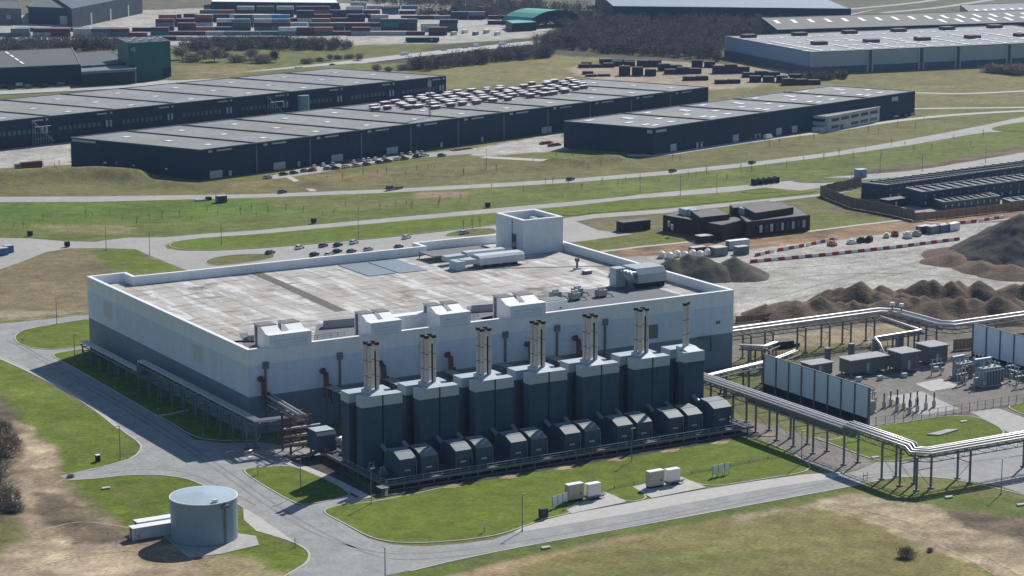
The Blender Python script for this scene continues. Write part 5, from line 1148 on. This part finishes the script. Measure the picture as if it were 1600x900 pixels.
# timber fence
def board_fence(label, px, h, m):
    P = [G2(*p) for p in px]; o_2 = (P[0][0], P[0][1], 0); t_ = thing('timber_fence', label, 'fence', o_2)
    for a, b_ in zip(P[:-1], P[1:]):
        a, b_ = Vector(a), Vector(b_); n9 = max(1, round((b_-a).length/5)); u = (b_-a).normalized()
        for i in range(n9):
            c0 = a.lerp(b_, (i+.5)/n9); MB().obox(c0, u, (b_-a).length/n9-.15, .12, .15+.05*(i % 2), h-.12*(i % 3)).build('board_panel', m, t_, o_2)
            c1 = a.lerp(b_, i/n9); MB().obox(c1, u, .22, .3, 0, h+.1).build('post', M_wood2, t_, o_2)
board_fence('tall weathered board fence running beside the modular cabins towards the brown strip', [(1345,292),(1282,306),(1330,325),(1380,334),(1429,345)], 4.4, M_wood2)
board_fence('tall orange brown board fence at the right behind the clay strip', [(1429,346),(1480,341),(1540,334),(1620,325),(1700,317)], 3.4, M_wood)
board_fence('low timber retaining fence below the right pipe bridge', [(1490,548),(1520,545),(1620,535)], 3.4, M_wood)
board_fence('light timber site fence behind the right corner of the hall', [(1150,505),(1200,500),(1240,497)], 2.2, M_wood)

# ================================================================== BARRIERS
def make_barrier(m, nm):
    t = thing('road_barrier', 'x', 'barrier'); MB().profile([(-.28,0),(-.28,.25),(-.12,.55),(-.1,1.0),(.1,1.0),(.12,.55),(.28,.25),(.28,0)], -1.1, 1.1).build('block', m, t)
    MB().box(-.7,-.3,-.2,.2,.02,.1).build('foot', M_black, t); return t
br, bw = make_barrier(M_red, 'r'), make_barrier(M_wht, 'w')
def barrier_line(px, where, scale=1.25):
    P = [Vector(G2(*p)) for p in px]; k = 0
    for a, b_ in zip(P[:-1], P[1:]):
        L = (b_-a).length; u = (b_-a).normalized(); n9 = int(L/(2.3*scale))
        for i in range(n9):
            c0 = a+u*(i+.5)*2.3*scale; red = k % 2 == 0; k += 1
            place(br if red else bw, USED, (c0.x, c0.y, 0), math.atan2(u.y, u.x), ('red' if red else 'white')+' plastic barrier block in the '+where, ('red' if red else 'white')+' blocks in the '+where, scale=(scale, 1.3, 1.2))
barrier_line([(1172,411),(1290,400),(1400,388),(1500,375)], 'nearer barrier line across the gravel yard')
barrier_line([(1180,401),(1215,393),(1260,385),(1310,374)], 'farther barrier line beside the clay strip')
barrier_line([(1480,352),(1530,347),(1575,340)], 'short barrier line below the timber fence')
barrier_line([(1195,503),(1225,499)], 'short barrier line behind the hall corner')

# ================================================================== SITE CONTAINERS AND ODDS in the gravel yard
def box_unit(nm, label, px, py, lx, ly, h, col, rz=0, cat='container', roof=None, grp=None):
    t = thing(nm, label, cat, (*G2(px, py), 0), rz, grp); mm = mat('paint_%02d%02d%02d' % tuple(int(c*99) for c in col), col, .5, .08, seam=[('D', 1.2, .15, .85)])
    MB().box(0,lx,0,ly,.1,h).build('body', mm, t); MB().box(-.06,lx+.06,-.06,ly+.06,h,h+.12).build('roof', roof or M_pale, t)
    MB().box(-.05,-.005,.2,ly-.2,.2,h-.2).build('door', M_steel2, t); return t
box_unit('site_container', 'black site container, leftmost of four before the spoil mountain', 1439,366,6,2.6,2.8,(.02,.025,.03),.2)
box_unit('site_container', 'grey site container, second of four before the spoil mountain', 1455,366,6,2.6,2.8,(.22,.24,.23),.2)
box_unit('site_container', 'blue site container, third of four before the spoil mountain', 1470,364,6,2.6,2.8,(.10,.18,.30),.2)
box_unit('site_container', 'white site container, rightmost of four before the spoil mountain', 1485,362,6,2.6,2.8,(.7,.7,.7),.2, roof=M_cope)
box_unit('site_container', 'grey green container at the left of the barrier lines', 1118,401,5.5,5,3,(.18,.22,.22),0)
box_unit('site_container', 'long white roofed container behind the grey green one', 1140,391,9,2.6,3.2,(.5,.55,.55),0, roof=M_cope)
box_unit('site_container', 'dark green open container beside the red barrier ends', 1153,399,5,3,2.9,(.09,.13,.12),0)
box_unit('site_container', 'rust red tool container behind the gravel heap', 1083,398,6,3,2.4,(.12,.05,.04),0)
box_unit('site_container', 'blue shipping box at the left edge road, nearer one', 0,400,3.4,3,2.6,(.07,.15,.30),.1)
box_unit('site_container', 'blue shipping box at the left edge road, farther one', 10,396,3,3,2.6,(.07,.15,.30),.1)
box_unit('site_container', 'dark box with pale lid on the roadside green at left', 341,317.5,4,3,2.8,(.05,.06,.07),0)
for i in range(7):
    t = thing('water_tote', 'white rounded tote, %s from the left behind the gravel heap' % ORD[i], 'tote', (*G2(1034+i*12, 403-i*.6+(i % 2)*2), 0), 0, 'white totes behind the gravel heap')
    MB().box(-1.2,1.2,-1.1,1.1,0,.3).build('pallet', M_wood2, t); mb = MB(); mb.cyl(0,0,.3,2.0,1.3,10); mb.cyl(0,0,2.0,2.5,1.3,10,r2=.6); mb.build('tank', M_wht, t)
odds = [((1330,381), 'white cube shaped tank'), ((1345,379), 'black bin'), ((1358,378), 'black roll of hose'), ((1385,371), 'pale stack of boards'), ((1398,369), 'stack of red boards'), ((1418,372), 'heap of white sacks'), ((1300,384), 'orange heap of mesh'), ((1432,369), 'pallet of grey blocks')]
oc = [(.7,.7,.7),(.02,.02,.02),(.03,.03,.03),(.55,.5,.42),(.3,.06,.05),(.65,.65,.65),(.5,.2,.06),(.3,.3,.3)]
for i, ((px, py), lb) in enumerate(odds):
    t = thing('site_supplies', lb+' lying between the barrier lines', 'supplies', (*G2(px, py), 0), .3*i)
    mm = mat('supply_%d' % i, oc[i], .7, .15); 
    MB().box(-1.7,1.7,-1.1,1.1,0,.2).build('pallet', M_wood2, t); mb = MB().prism([(-1.6,-1),(1.5,-1.1),(1.7,.9),(-1.3,1.1)], .2, 1.3+.6*(i % 3)*.5); mb.prism([(-1,-.7),(.9,-.8),(1,.5),(-.8,.6)], 1.3+.3*(i % 3), 1.8+.3*(i % 3)); mb.build('load', mm, t)

# ================================================================== CARS
def make_car(nm, col, van=False):
    t = thing(nm, 'x', 'van' if van else 'car'); mm = mat('car_paint_%02d%02d%02d' % tuple(int(c*99) for c in col), col, .25, .03, spec=.6)
    if van:
        MB().profile([(-.98,.4),(-.98,1.9),(-.9,2.35),(.9,2.35),(.98,1.9),(.98,.4)], -2.7, 1.5).build('body', mm, t)
        bz = MB(); bz.v = [(1.5,-.98,.4),(2.7,-.92,.4),(2.7,-.85,1.05),(1.5+.2,-.85,2.2),(1.5,-.9,2.35),(1.5,.98,.4),(2.7,.92,.4),(2.7,.85,1.05),(1.7,.85,2.2),(1.5,.9,2.35)]
        bz.f = [(0,1,2,3,4),(9,8,7,6,5),(1,6,7,2),(2,7,8,3),(3,8,9,4),(0,5,6,1)]; bz.m = [0]*6; bz.sm = [False]*6; bz.build('bonnet', mm, t)
        MB().quad((2.66,-.75,1.15),(2.66,.75,1.15),(1.8,.75,2.12),(1.8,-.75,2.12)).build('windscreen', M_glass, t)
    else:
        P = [(-2.15,.35),(-2.2,.85),(-2.0,1.0),(-1.2,1.05),(1.0,1.02),(2.0,.82),(2.2,.6),(2.15,.35)]
        mb = MB(); n9 = len(P)
        v = [(x,-.88 if z < .9 else -.8,z) for x, z in P]+[(x,.88 if z < .9 else .8,z) for x, z in P]
        mb.add(v, [(i,(i+1) % n9,(i+1) % n9+n9,i+n9) for i in range(n9)]+[tuple(range(n9))[::-1],tuple(range(n9,2*n9))]); bd = mb.build('body', mm, t)
        gl = MB(); b0 = [(-1.75,-.76,1.02),(1.05,-.76,1.0),(1.05,.76,1.0),(-1.75,.76,1.02)]; tp = [(-1.35,-.6,1.4),(.3,-.6,1.42),(.3,.6,1.42),(-1.35,.6,1.4)]
        gl.add(b0+tp, [(0,1,5,4),(1,2,6,5),(2,3,7,6),(3,0,4,7)]); gl.build('windows', M_glass, t)
        MB().prism([(-1.38,-.62),(.32,-.62),(.32,.62),(-1.38,.62)], 1.4, 1.47).build('roof', mm, t)
    for x in (-1.35, 1.35):
        for s in (-1, 1): MB().tube([(x,s*.72,.32),(x,s*.93,.32)], .33, 10).build('wheel', M_tyre, t)
    for s in (-.6, .6): MB().box(2.14 if not van else 2.68, 2.2 if not van else 2.72, s-.18, s+.18, .6, .74).build('headlight', M_ceramic, t)
    return t
CC = {'white': (.75,.75,.75), 'black': (.012,.012,.015), 'grey': (.13,.135,.14), 'silver': (.45,.46,.47), 'red': (.22,.03,.03), 'blue': (.04,.07,.15)}
PC = {}
def car(px, py, col, ang, label, group=None, van=False, world=None):
    k = (col, van)
    if k not in PC: PC[k] = make_car('parked_van' if van else 'parked_car', CC[col], van)
    x, y = world or G2(px, py); return place(PC[k], USED, (x, y, .06), ang, label, group)
lot = [(422,397,'grey'),(468,389,'white'),(491,400,'black'),(505,386,'grey'),(514,400,'white'),(528,385,'black'),(527,395,'black'),(553,381,'white'),(549,395,'grey'),(575,392,'silver'),(635,373,'white'),(623,388,'grey')]
lotd = ['at the left end of the staff car park','alone in the second bay of the staff car park','dark one beside the hall parapet, left','in the back row left of the black car','in the front row touching the roofline, left middle','in the back row next to the white estate','in the front row between two pale cars','at the right of the back row in the staff car park','in the front row right of the black car','half hidden behind the hall roof edge, right','alone at the far right of the staff car park','half hidden behind the parapet jog']
for i, (px, py, c_) in enumerate(lot): car(px, py, c_, .62+.12*((i*3) % 3-1), c_+' parked car '+lotd[i], 'cars in the staff car park')
car(725,366,'silver',.3,'silver parked car beside the saplings left of the white roof tower')
row = [(418,279,'silver'),(443,274,'black'),(459,272,'black'),(476,269,'grey'),(488,268,'red')]
for i, (px, py, c_) in enumerate(row): car(px, py, c_, .25, c_+' car, %s from the left in the lower kerb row by the long warehouse' % ORD[i], 'cars along the long warehouse')
row2 = [(491,258,'white'),(505,255,'white'),(520,254,'silver'),(537,251,'black'),(545,250,'red'),(553,250,'white'),(560,248,'red'),(568,247,'white'),(576,246,'white'),(586,245,'white'),(601,243,'silver'),(628,238,'silver'),(641,236,'white'),(652,235,'white'),(659,234,'silver')]
for i, (px, py, c_) in enumerate(row2): car(px, py+4.5+i*.1, c_, 1.2, c_+' car, %s from the left in the upper row against the long warehouse' % ORD[i], 'cars along the long warehouse')
row3 = [(512,262,'grey'),(540,259,'white'),(557,257,'silver'),(573,255,'black'),(524,261,'black'),(593,252,'black'),(606,250,'black'),(621,247,'white'),(632,246,'red'),(651,243,'black'),(664,241,'white'),(690,241,'grey')]
row3.sort()
for i, (px, py, c_) in enumerate(row3): car(px, py+3.5, c_, .2, c_+' car, %s from the left on the verge side of the car park' % ORD[i], 'cars along the long warehouse')
for i, (px, py, c_, lb) in enumerate(((441,302,'blue','blue car driving on the main road at left'),(891,282,'black','black car driving on the main road in the middle'),(1051,269,'black','black car driving on the main road right of centre'),(1175,256,'black','black car driving on the main road farther right'))): car(px, py, c_, .3+.03*i, lb, 'cars driving on the main road')
t = thing('pickup_truck', 'dark pickup truck with low load bed driving on the main road', 'pickup', (*G2(612,297), .06), .3)
MB().box(-3.2,3,-1,1,.5,1.1).build('body', MATS['car_paint_010101'], t); MB().prism([(-2.6,-.9),(0,-.9),(0,.9),(-2.6,.9)], 1.1, 2.1).build('cab', M_glass, t); MB().box(3,6.4,-1,1,.6,.95).build('load_bed', M_black, t)
for x in (-2, 1.8, 5): 
    for s in (-.95, .75): MB().tube([(x,s,.42),(x,s+.2,.42)], .42, 10).build('wheel', M_tyre, t)
car(1200,217,'white',.3,'white van parked beside the dark warehouse with the office', van=True)
for i, (px, py, c_) in enumerate(((1378,186,'white'),(1388,185,'black'),(1399,184,'silver'),(1414,182,'blue'),(1425,180,'silver'))): car(px, py, c_, .3, c_+' car, %s from the left beyond the pale office block' % ORD[i], 'cars beyond the office block')
for i, (px, py, c_) in enumerate(((468,110,'white'),(520,103,'black'),(632,87,'white'),(694,80,'white'),(744,74,'white'),(727,76,'silver'),(785,71,'white'))): 
    x, y = G2(px, py); car(0, 0, c_, .1, c_+' vehicle, %s from the left on the distant highway' % ORD[i], 'vehicles on the distant highway', van=(i % 2 == 0), world=(x, y))
for i in range(9): 
    px = 5+i*13; car(px, 137-i*.9+(i % 2)*4, ('blue','black','white','grey')[i % 4], .2, ('blue','black','white','grey')[i % 4]+' van, %s from the left on the yard before the black shed' % ORD[i], 'vans before the black shed', van=True)
# red lorry on the pale yard at left and trailers
def lorry(px, py, rz, col, label, L=13):
    t = thing('lorry', label, 'lorry', (*G2(px, py), .05), rz); mm = mat('lorry_%02d%02d' % (int(col[0]*99), int(col[2]*99)), col, .5, .06)
    MB().box(2.6,2.6+L,-1.25,1.25,1.1,3.8).build('trailer_box', mm, t); MB().box(0,2.3,-1.2,1.2,.6,3.3).build('cab', mat('lorry_cab', (.12,.14,.17), .4), t); MB().box(-.04,0,-1,1,1.8,2.9).build('windscreen', M_glass, t); MB().box(2.3,2.4+L,-.8,.8,.7,1.1).build('chassis', M_black, t)
    for x in (1, 4, 2.6+L-3, 2.6+L-1.6):
        for s in (-1.2, .9): MB().tube([(x,s,.5),(x,s+.3,.5)], .5, 10).build('wheel', M_tyre, t)
lorry(25,268,.12,(.16,.035,.04),'lorry with a dark red box on the pale yard at left', 10)
lorry(133,130,.1,(.14,.24,.38),'lorry with a long blue box before the open canopy shed', 11)
t = thing('timber_pallet_row', 'flat brown load of planks beside the paved yard', 'pallet', (*G2(706,236), 0), .2); MB().box(0,12,-1.5,1.5,0,.5).build('planks', mat('red_brown_planks', (.22,.10,.06), .8, .2), t); MB().box(2,11,-1.2,1.2,.5,.9).build('upper_planks', MATS['red_brown_planks'], t)
t = thing('timber_pallet_row', 'pale stack of boards on the roadside green at left', 'pallet', (*G2(306,314.5), 0), .1); MB().box(0,5,-1,1,0,.6).build('boards', M_soffit, t); MB().box(5,7,-1,1,0,1.3).build('crate', M_brick, t)
for i, (px, py) in enumerate(((845,226),(858,229))):
    t = thing('timber_pallet_row', 'rusty bundle of steel on the paved yard, %s one' % ('farther', 'nearer')[i], 'pallet', (*G2(px, py), 0), .2); MB().box(0,7,-1.2,1.2,0,.9).build('bundle', M_rust, t); MB().box(1,6,-1,1,.9,1.4).build('upper_bundle', M_rust, t)
for i, (px, py) in enumerate(((490,349),(762,324),(47,369),(105,386))):
    t = thing('litter_box', 'black box on short legs '+['by the parallel road, middle','by the parallel road left of the tower','at the end of the left grass strip','on the left road apron'][i], 'cabinet', (*G2(px, py), 0)); MB().box(-.9,.9,-.7,.7,.3,2.0).build('casing', M_black, t); MB().box(-.6,-.4,-.2,.2,0,.3).build('leg', M_steel2, t); MB().box(.4,.6,-.2,.2,0,.3).build('leg', M_steel2, t)

# ================================================================== WHITE TOPPED BOXES between the long warehouses
def make_cbox():
    t = thing('storage_box', 'x', 'storage box'); MB().box(-1.9,1.9,-1.2,1.2,.15,2.0).build('body', mat('dark_red_brown_crate', (.20,.10,.10), .7, .2), t); MB().box(-2.15,2.15,-1.6,1.6,2.0,2.35).build('white_top', mat('pinkish_white_sheet', (.85,.79,.79), .7, .08), t); return t
cb = make_cbox(); rr = random.Random(5)
PB = world_poly([(556,173),(600,174),(690,171),(800,160),(915,144),(926,124),(868,127),(700,146),(600,160)], 13.3)
un = (Vector(f1(1,0))-Vector(f1(0,0))).normalized(); vn = Vector((-un.y, un.x)); b0 = Vector(f1(0,0)); rows_ = []
for r in range(11):
    L = []
    for i in range(52):
        if rr.random() < .1: continue
        c0 = b0+un*(i*9.4+4.5*(r % 2)+rr.uniform(-2,2)+60)+vn*(13+r*7.6+rr.uniform(-1.2,1.2))
        if sdist(np.array([c0.x]), np.array([c0.y]), PB)[0] > 1.5: L.append(c0)
    if L: rows_.append(L)
for r, L in enumerate(rows_):
    for k, c0 in enumerate(L):
        place(cb, USED, (c0.x, c0.y, 13.25), math.atan2(un.y, un.x)+rr.uniform(-.05,.05), 'white topped red roof box, %s from left, %s row from front' % (nth(k), nth(r)), 'white topped boxes on the long warehouse roof', scale=(rr.uniform(.9,1.3), rr.uniform(.8,1.1), rr.uniform(.7,1.0)))
# ================================================================== CONTAINER YARD
CCOL = {'dark red': (.13,.035,.045), 'maroon': (.09,.03,.045), 'rust orange': (.30,.10,.06), 'teal': (.07,.17,.16), 'green': (.05,.12,.10), 'navy': (.03,.05,.10), 'grey blue': (.16,.20,.24), 'pale grey': (.42,.43,.44), 'white': (.65,.64,.62), 'bright blue': (.06,.22,.42), 'brown': (.08,.05,.045)}
def make_cont(col):
    t = thing('shipping_container', 'x', 'container'); MB().box(-6.1,6.1,-1.22,1.22,.02,2.58).build('body', mat('steel_'+col.replace(' ', '_'), CCOL[col], .6, .12, .2, seam=[('D', 1.0, .25, .85)]), t)
    lid = tuple(min(.75, c_*1.2+.26) for c_ in CCOL[col]); MB().box(-6.05,6.05,-1.18,1.18,2.58,2.6).build('roof', mat('lid_'+col.replace(' ', '_'), lid, .7, .1), t); return t
PCN = {c_: make_cont(c_) for c_ in CCOL}; rr = random.Random(9); names = list(CCOL)
wt = [14, 12, 4, 7, 6, 9, 12, 8, 7, 3, 8]
lv = ['ground level', 'second level', 'top level']
rowsC = [ # (y px, x from, x to, max level)
 (57, 4, 236, 2), (49, 40, 236, 1), (63, 262, 440, 1), (55, 250, 700, 2), (48, 258, 640, 3), (41, 262, 640, 3), (34, 270, 600, 3), (27, 300, 600, 3), (20, 360, 540, 3), (30, 640, 800, 2), (22, 610, 760, 2), (14, 560, 660, 2), (49, 672, 720, 3), (38, 776, 830, 2)]
rname = ['front left', 'rear left', 'front middle', 'second', 'third', 'fourth', 'fifth', 'sixth', 'rear', 'right rear', 'far right', 'topmost', 'tall red', 'lone']
YA = -.53
for r, (py, xa, xb, ml) in enumerate(rowsC):
    px = xa; s_ = 0
    while px < xb:
        h_ = rr.choice([ml, ml, max(1, ml-1), max(1, ml-1), 1]); x, y = G2(px, py)
        for k in range(h_):
            c_ = rr.choices(names, wt)[0]
            place(PCN[c_], USED, (x+rr.uniform(-.3,.3), y, .02+k*2.98), YA+(.0 if py > 60 else .0), '%s container, %s, %s stack from left, %s row' % (c_, lv[k], nth(s_), rname[r]), 'shipping containers in the container yard', scale=(1.12,1.3,1.14))
        s_ += 1; px += rr.choice([28, 28.5, 29, 29, 34]) if py > 40 else rr.choice([25.5, 26, 26.5, 27, 31])
# parked trailers by the yard edge
for i in range(12):
    px = 590+i*17; c_ = ('grey blue', 'pale grey', 'white')[i % 3]; 
    if px < 690: continue
    x, y = G2(px, 52+(i % 2)*3); place(PCN[c_], USED, (x, y, .02), .6, '%s lone container, %s from the left before the highway trees' % (c_, ORD[i-6]), 'lone containers at the yard edge', scale=(.5, 1, 1))
t = thing('train_wagon', 'long dark green wagon like container before the highway', 'wagon', (*G2(660,66), 0), -.53); MB().box(-12,12,-1.4,1.4,.6,3.4).build('body', mat('wagon_green', (.02,.05,.045), .6), t); MB().box(6,7.4,-1.46,-1.4,1.2,2.6).build('emblem', M_pale, t); MB().box(-11,11,-1,1,0,.6).build('bogie', M_black, t)
# scrap/steel stock rows
sc_ = [(925,96,14,3),(940,99,30,3),(965,94,24,3.5),(985,97,24,4),(1020,98,20,6),(1050,104,18,5),(1000,112,26,6),(1070,109,26,5),(1095,119,22,3),(1105,99,20,5),(1150,108,30,6),(1190,114,24,4),(925,110,12,2),(935,113,16,2),(1140,124,18,3),(1215,122,34,5),(1260,126,30,4)]
for i, (px, py, L, h_) in enumerate(sc_):
    x, y = G2(px, py+6); t = thing('stock_pile', 'dark stack of stored steel, %s from the left in the open storage yard' % nth(sorted(range(len(sc_)), key=lambda q: sc_[q][0]).index(i)), 'stock pile', (x, y, 0), -.35 if i % 3 else -.6, 'stacks in the open storage yard')
    mm = mat('stored_steel_%d' % (i % 3), ((.035,.025,.025),(.05,.03,.028),(.025,.03,.04))[i % 3], .8, .3)
    for j in range(max(1, L//8)):
        MB().prism([(-L/2+j*8,-2.5),(-L/2+j*8+7,-2.8),(-L/2+j*8+6.6,2.4),(-L/2+j*8+.3,2.8)], 0, h_*(.6+.4*rr.random())).build('stack', mm, t)

# ================================================================== TREES
def crown_mesh(mb, c, rx, rz, n, size, rr, m=0, slim=.13):
    g_ = np.random.default_rng(rr.randrange(1 << 30)); p = g_.normal(size=(n, 3)); p /= np.linalg.norm(p, axis=1)[:, None]
    p *= (g_.uniform(.08, 1, (n, 1)))**(1/2.2); lump = 1+.22*np.sin(p[:, :1]*4+c[0])*np.cos(p[:, 1:2]*4+c[1]); p *= lump
    q = p*np.array([rx, rx, rz])+np.array(c)
    d = p*np.array([.7, .7, .5])+g_.uniform(-.6, .6, (n, 3))+np.array([0, 0, .35]); d /= np.linalg.norm(d, axis=1)[:, None]
    s_ = size*g_.uniform(.6, 1.4, (n, 1)); wv = np.cross(d, g_.uniform(-1, 1, (n, 3))); wv = wv/np.linalg.norm(wv, axis=1)[:, None]*s_*slim
    V = np.stack([q-d*s_*.5-wv, q-d*s_*.5+wv, q+d*s_*.5], 1).reshape(-1, 3)
    o = len(mb.v); mb.v += V.tolist(); mb.f += [(o+3*i, o+3*i+1, o+3*i+2) for i in range(n)]; mb.m += [m]*n; mb.sm += [False]*n
def make_tree(nm, h, r, n, size, mm, sd, trunk=.18, cz=.42, lobes=5):
    rr = random.Random(sd); t = thing(nm, 'x', 'tree'); mb = MB(); mb.cyl(0,0,-.2,h*.55,trunk,6,r2=trunk*.5)
    for i in range(6):
        a = i*1.05+rr.uniform(-.3,.3); z = h*(.25+.06*i); mb.tube([(0,0,z),(math.cos(a)*r*.4,math.sin(a)*r*.4,z+h*.15),(math.cos(a)*r*.75,math.sin(a)*r*.75,z+h*.32)], trunk*.35, 4)
    mb.build('trunk', M_trunk, t); cr = MB()
    for i in range(lobes):
        a = rr.uniform(0, 6.28); crown_mesh(cr, (math.cos(a)*r*.35, math.sin(a)*r*.35, h*(cz+.12*rr.random())), r*rr.uniform(.5,.8), h*rr.uniform(.3,.44), n//lobes, size, rr)
    cr.build('crown', mm, t); return t
TR = [make_tree('bare_tree', 9, 4.5, 1300, 1.0, M_bush, 1)]
BU = [make_tree('bare_bush', 5, 4.4, 1500, .9, M_bush, 5, .12, .32, 9), make_tree('bare_bush', 6, 5.5, 1700, 1.0, M_bush, 6, .12, .34, 11)]
EV = make_tree('evergreen_tree', 9, 4, 1400, .9, M_ever, 4)
spots = [(285,93,'left'),(300,96,'left'),(318,92,'left'),(335,96,'left'),(352,90,'left'),(372,97,'left'),(392,94,'left'),(408,98,'left'),(500,96,'hw'),(515,94,'hw'),(530,92,'hw'),(545,91,'hw'),(560,95,'hw'),(480,99,'hw'),
 (575,109,'sr'),(590,107,'sr'),(610,105,'sr'),(632,103,'sr'),(652,101,'sr'),(670,98,'sr'),(692,96,'sr'),(712,94,'sr'),(735,91,'sr'),(758,88,'sr'),(780,86,'sr'),(800,84,'sr'),(1545,112,'rt'),(1560,114,'rt'),(1575,115,'rt'),(1592,116,'rt')]
cnt = {}; wname = {'left': 'left of the long highway', 'hw': 'on the far side of the distant highway', 'sr': 'on the near side of the distant highway', 'rt': 'in the clump before the pale warehouse'}
tot = {}
for i, (px, py, g_) in enumerate(spots):
    k = cnt.get(g_, 0); cnt[g_] = k+1; x, y = G2(px, py+(6 if g_ == 'sr' else 0)); s_ = random.uniform(.75, 1.15)*(.6 if g_ in ('sr', 'hw') else 1)*(1.15 if g_ == 'rt' else 1)
    place(TR[0] if i % 3 == 0 and g_ != 'rt' else BU[i % 2], USED, (x, y, gz(x, y)-.3), random.uniform(0, 6), 'bare brown tree, %s from the left %s' % (nth(k), wname[g_]), 'bare trees about the highway', scale=(s_*1.6, s_*1.6, s_*1.25))
for i, (px, py) in enumerate(((872,72),(886,74),(900,76),(430,97))): 
    x, y = G2(px, py); place(EV, USED, (x, y, 0), i, 'dark evergreen tree, '+['leftmost of three','middle of three','rightmost of three'][i]+' at the wood edge' if i < 3 else 'dark evergreen tree at the field left of the highway', 'evergreens')
# near bushes
for i, (px, py, s_, lb, pr) in enumerate(((1416,872,.62,'bare brown bush standing in the lower right field',0),(0,792,1.15,'bare grey thicket at the left edge by the sand, nearest',1),(-6,752,1.3,'bare grey thicket at the left edge by the sand, second',0),(-4,712,1.35,'bare grey thicket at the left edge by the sand, third',1),(-2,680,1.0,'bare grey thicket at the left edge by the sand, farthest',0),(24,800,.62,'grey bush right of the edge thicket by the sand',0),(1455,862,.28,'tiny bare bush on the sand at lower right',0),(110,746,.22,'small dark bush at the end of the side road',1))):
    x, y = G2(px, py); place(BU[pr], USED, (x, y, -.2), i*1.3, lb, 'bare bushes in the foreground', scale=(s_*.9, s_*.9, s_), cat='bush')
# woods as masses
def wood(nm, polys, n, sd, h=(6, 11), tw=46):
    rr = random.Random(sd); mb = MB(); P = [world_poly(p) for p in polys]
    for P_ in P:
        a = np.array(P_); k = 0; tries = 0
        while k < n//len(P) and tries < 40000:
            tries += 1; x = rr.uniform(a[:,0].min(), a[:,0].max()); y = rr.uniform(a[:,1].min(), a[:,1].max())
            if sdist(np.array([x]), np.array([y]), P_)[0] < 0: continue
            hh = rr.uniform(*h); r = hh*rr.uniform(.4,.6); mi = rr.choice((0, 0, 1, 1, 0, 1)); mi = 2 if rr.random() < .05 else mi
            mb.tube([(x,y,-.2),(x,y,hh*.6)], .18, 3, 0); crown_mesh(mb, (x, y, hh*.5), r, hh*.5, tw, 1.5, rr, mi); k += 1
    return structure(mb.build(nm, [M_twig, M_twig2, M_ever]), 'stuff')
wood('far_wood', [[(640,26),(800,14),(900,26),(1130,20),(1240,50),(1130,62),(1130,96),(1020,88),(900,80),(830,74),(900,50),(870,44),(780,30)]], 1700, 1, (5, 10), 150)
wood('hedge_belt', [[(0,84),(0,70),(180,70),(185,80)],[(270,74),(420,72),(560,74),(540,78),(300,80)],[(640,107),(700,99),(820,86),(870,84),(860,90),(740,102),(660,112)]], 640, 2, (5, 9.5), 120)
wood('rear_wood', [[(1150,60),(1150,50),(1230,34),(1240,40),(1600,42),(1600,48),(1300,54)],[(540,4),(640,2),(800,6),(950,20),(800,18),(640,12)],[(-20,-4),(330,-10),(540,-14),(800,-12),(1600,-20),(1600,-30),(-20,-30)]], 800, 3, (6, 10), 90)
wood('brushwood', [[(1235,122),(1320,116),(1320,124),(1240,130)],[(880,44),(960,40),(1000,60),(900,64)]], 160, 4, (3, 5), 110)
# saplings
def make_sapling():
    t = thing('sapling', 'x', 'sapling'); MB().cyl(0,0,0,2.2,.07,5,r2=.04).build('trunk', M_trunk, t); rr = random.Random(8); cr = MB(); crown_mesh(cr, (0,0,2.1), .45, 1.3, 60, .5, rr, slim=.07); cr.build('crown', M_twig2, t); return t
sp_ = make_sapling(); rr = random.Random(12)
def saps(px0, py0, px1, py1, n, j, where):
    for i in range(n):
        a = (i+rr.uniform(-.3,.3))/n; px = px0+(px1-px0)*a+rr.uniform(-9, 9); py = py0+(py1-py0)*a+rr.uniform(-j*1.5, j*1.5); x, y = G2(px, py); s_ = rr.uniform(.6, 1.35)
        place(sp_, USED, (x, y, gz(x, y)-.05), rr.uniform(0, 6), 'bare young sapling '+where, 'saplings '+where, scale=(s_, s_, s_))
saps(20,352,760,318,34,6,'on the green between the two roads')
saps(780,300,1180,272,18,6,'on the green right of the tower')
saps(500,284,800,262,14,5,'on the grassy bank below the car park')
saps(20,282,200,278,9,7,'on the round bank by the red lorry')
saps(840,262,1100,244,10,5,'on the bank before the dark warehouse with office')
saps(1100,232,1500,190,16,6,'on the verge above the main road at right')
saps(1180,262,1560,215,18,6,'on the green below the main road at right')
for i, (px, py) in enumerate(((724,361),(738,359),(750,358))):
    x, y = G2(px, py); place(sp_, USED, (x, y, .1), i, 'dark slender sapling, %s of three left of the white tower' % ORD[i], 'saplings left of the tower', scale=(1.2,1.2,1.7))
for i, (px, py) in enumerate(((169,840),(182,853),(202,834),(217,845))):
    x, y = G2(px, py); place(sp_, USED, (x, y, 0), i, 'bare small sapling in the sand left of the tank, %s from the left' % ORD[i], 'saplings in the sand', scale=(.5,.5,.6))
t = thing('tree_nursery_frame', 'small group of dark green racks by the road apron right of the tower', 'rack', (*G2(1183,290), 0), .1)
for i in range(5): MB().box(i*3.2,i*3.2+.3,0,4,0,2.6).build('frame_post', mat('dark_green', (.02,.035,.03), .5), t)
MB().box(0,13,0,.2,2.2,2.5).build('rail', MATS['dark_green'], t)

# ================================================================== HAZE
mb = MB().box(-5100, 6100, -4100, 7100, -1.4, 170); hz = structure(mb.build('haze', []), 'stuff')
hm = bpy.data.materials.new('haze'); hm.use_nodes = True; n = hm.node_tree.nodes; n.remove(n['Principled BSDF']); pv = n.new('ShaderNodeVolumePrincipled')
pv.inputs['Density'].default_value = HAZE; pv.inputs['Color'].default_value = (.42, .64, 1, 1); pv.inputs['Anisotropy'].default_value = .3
hm.node_tree.links.new(pv.outputs[0], n['Material Output'].inputs['Volume']); hz.data.materials.append(hm)
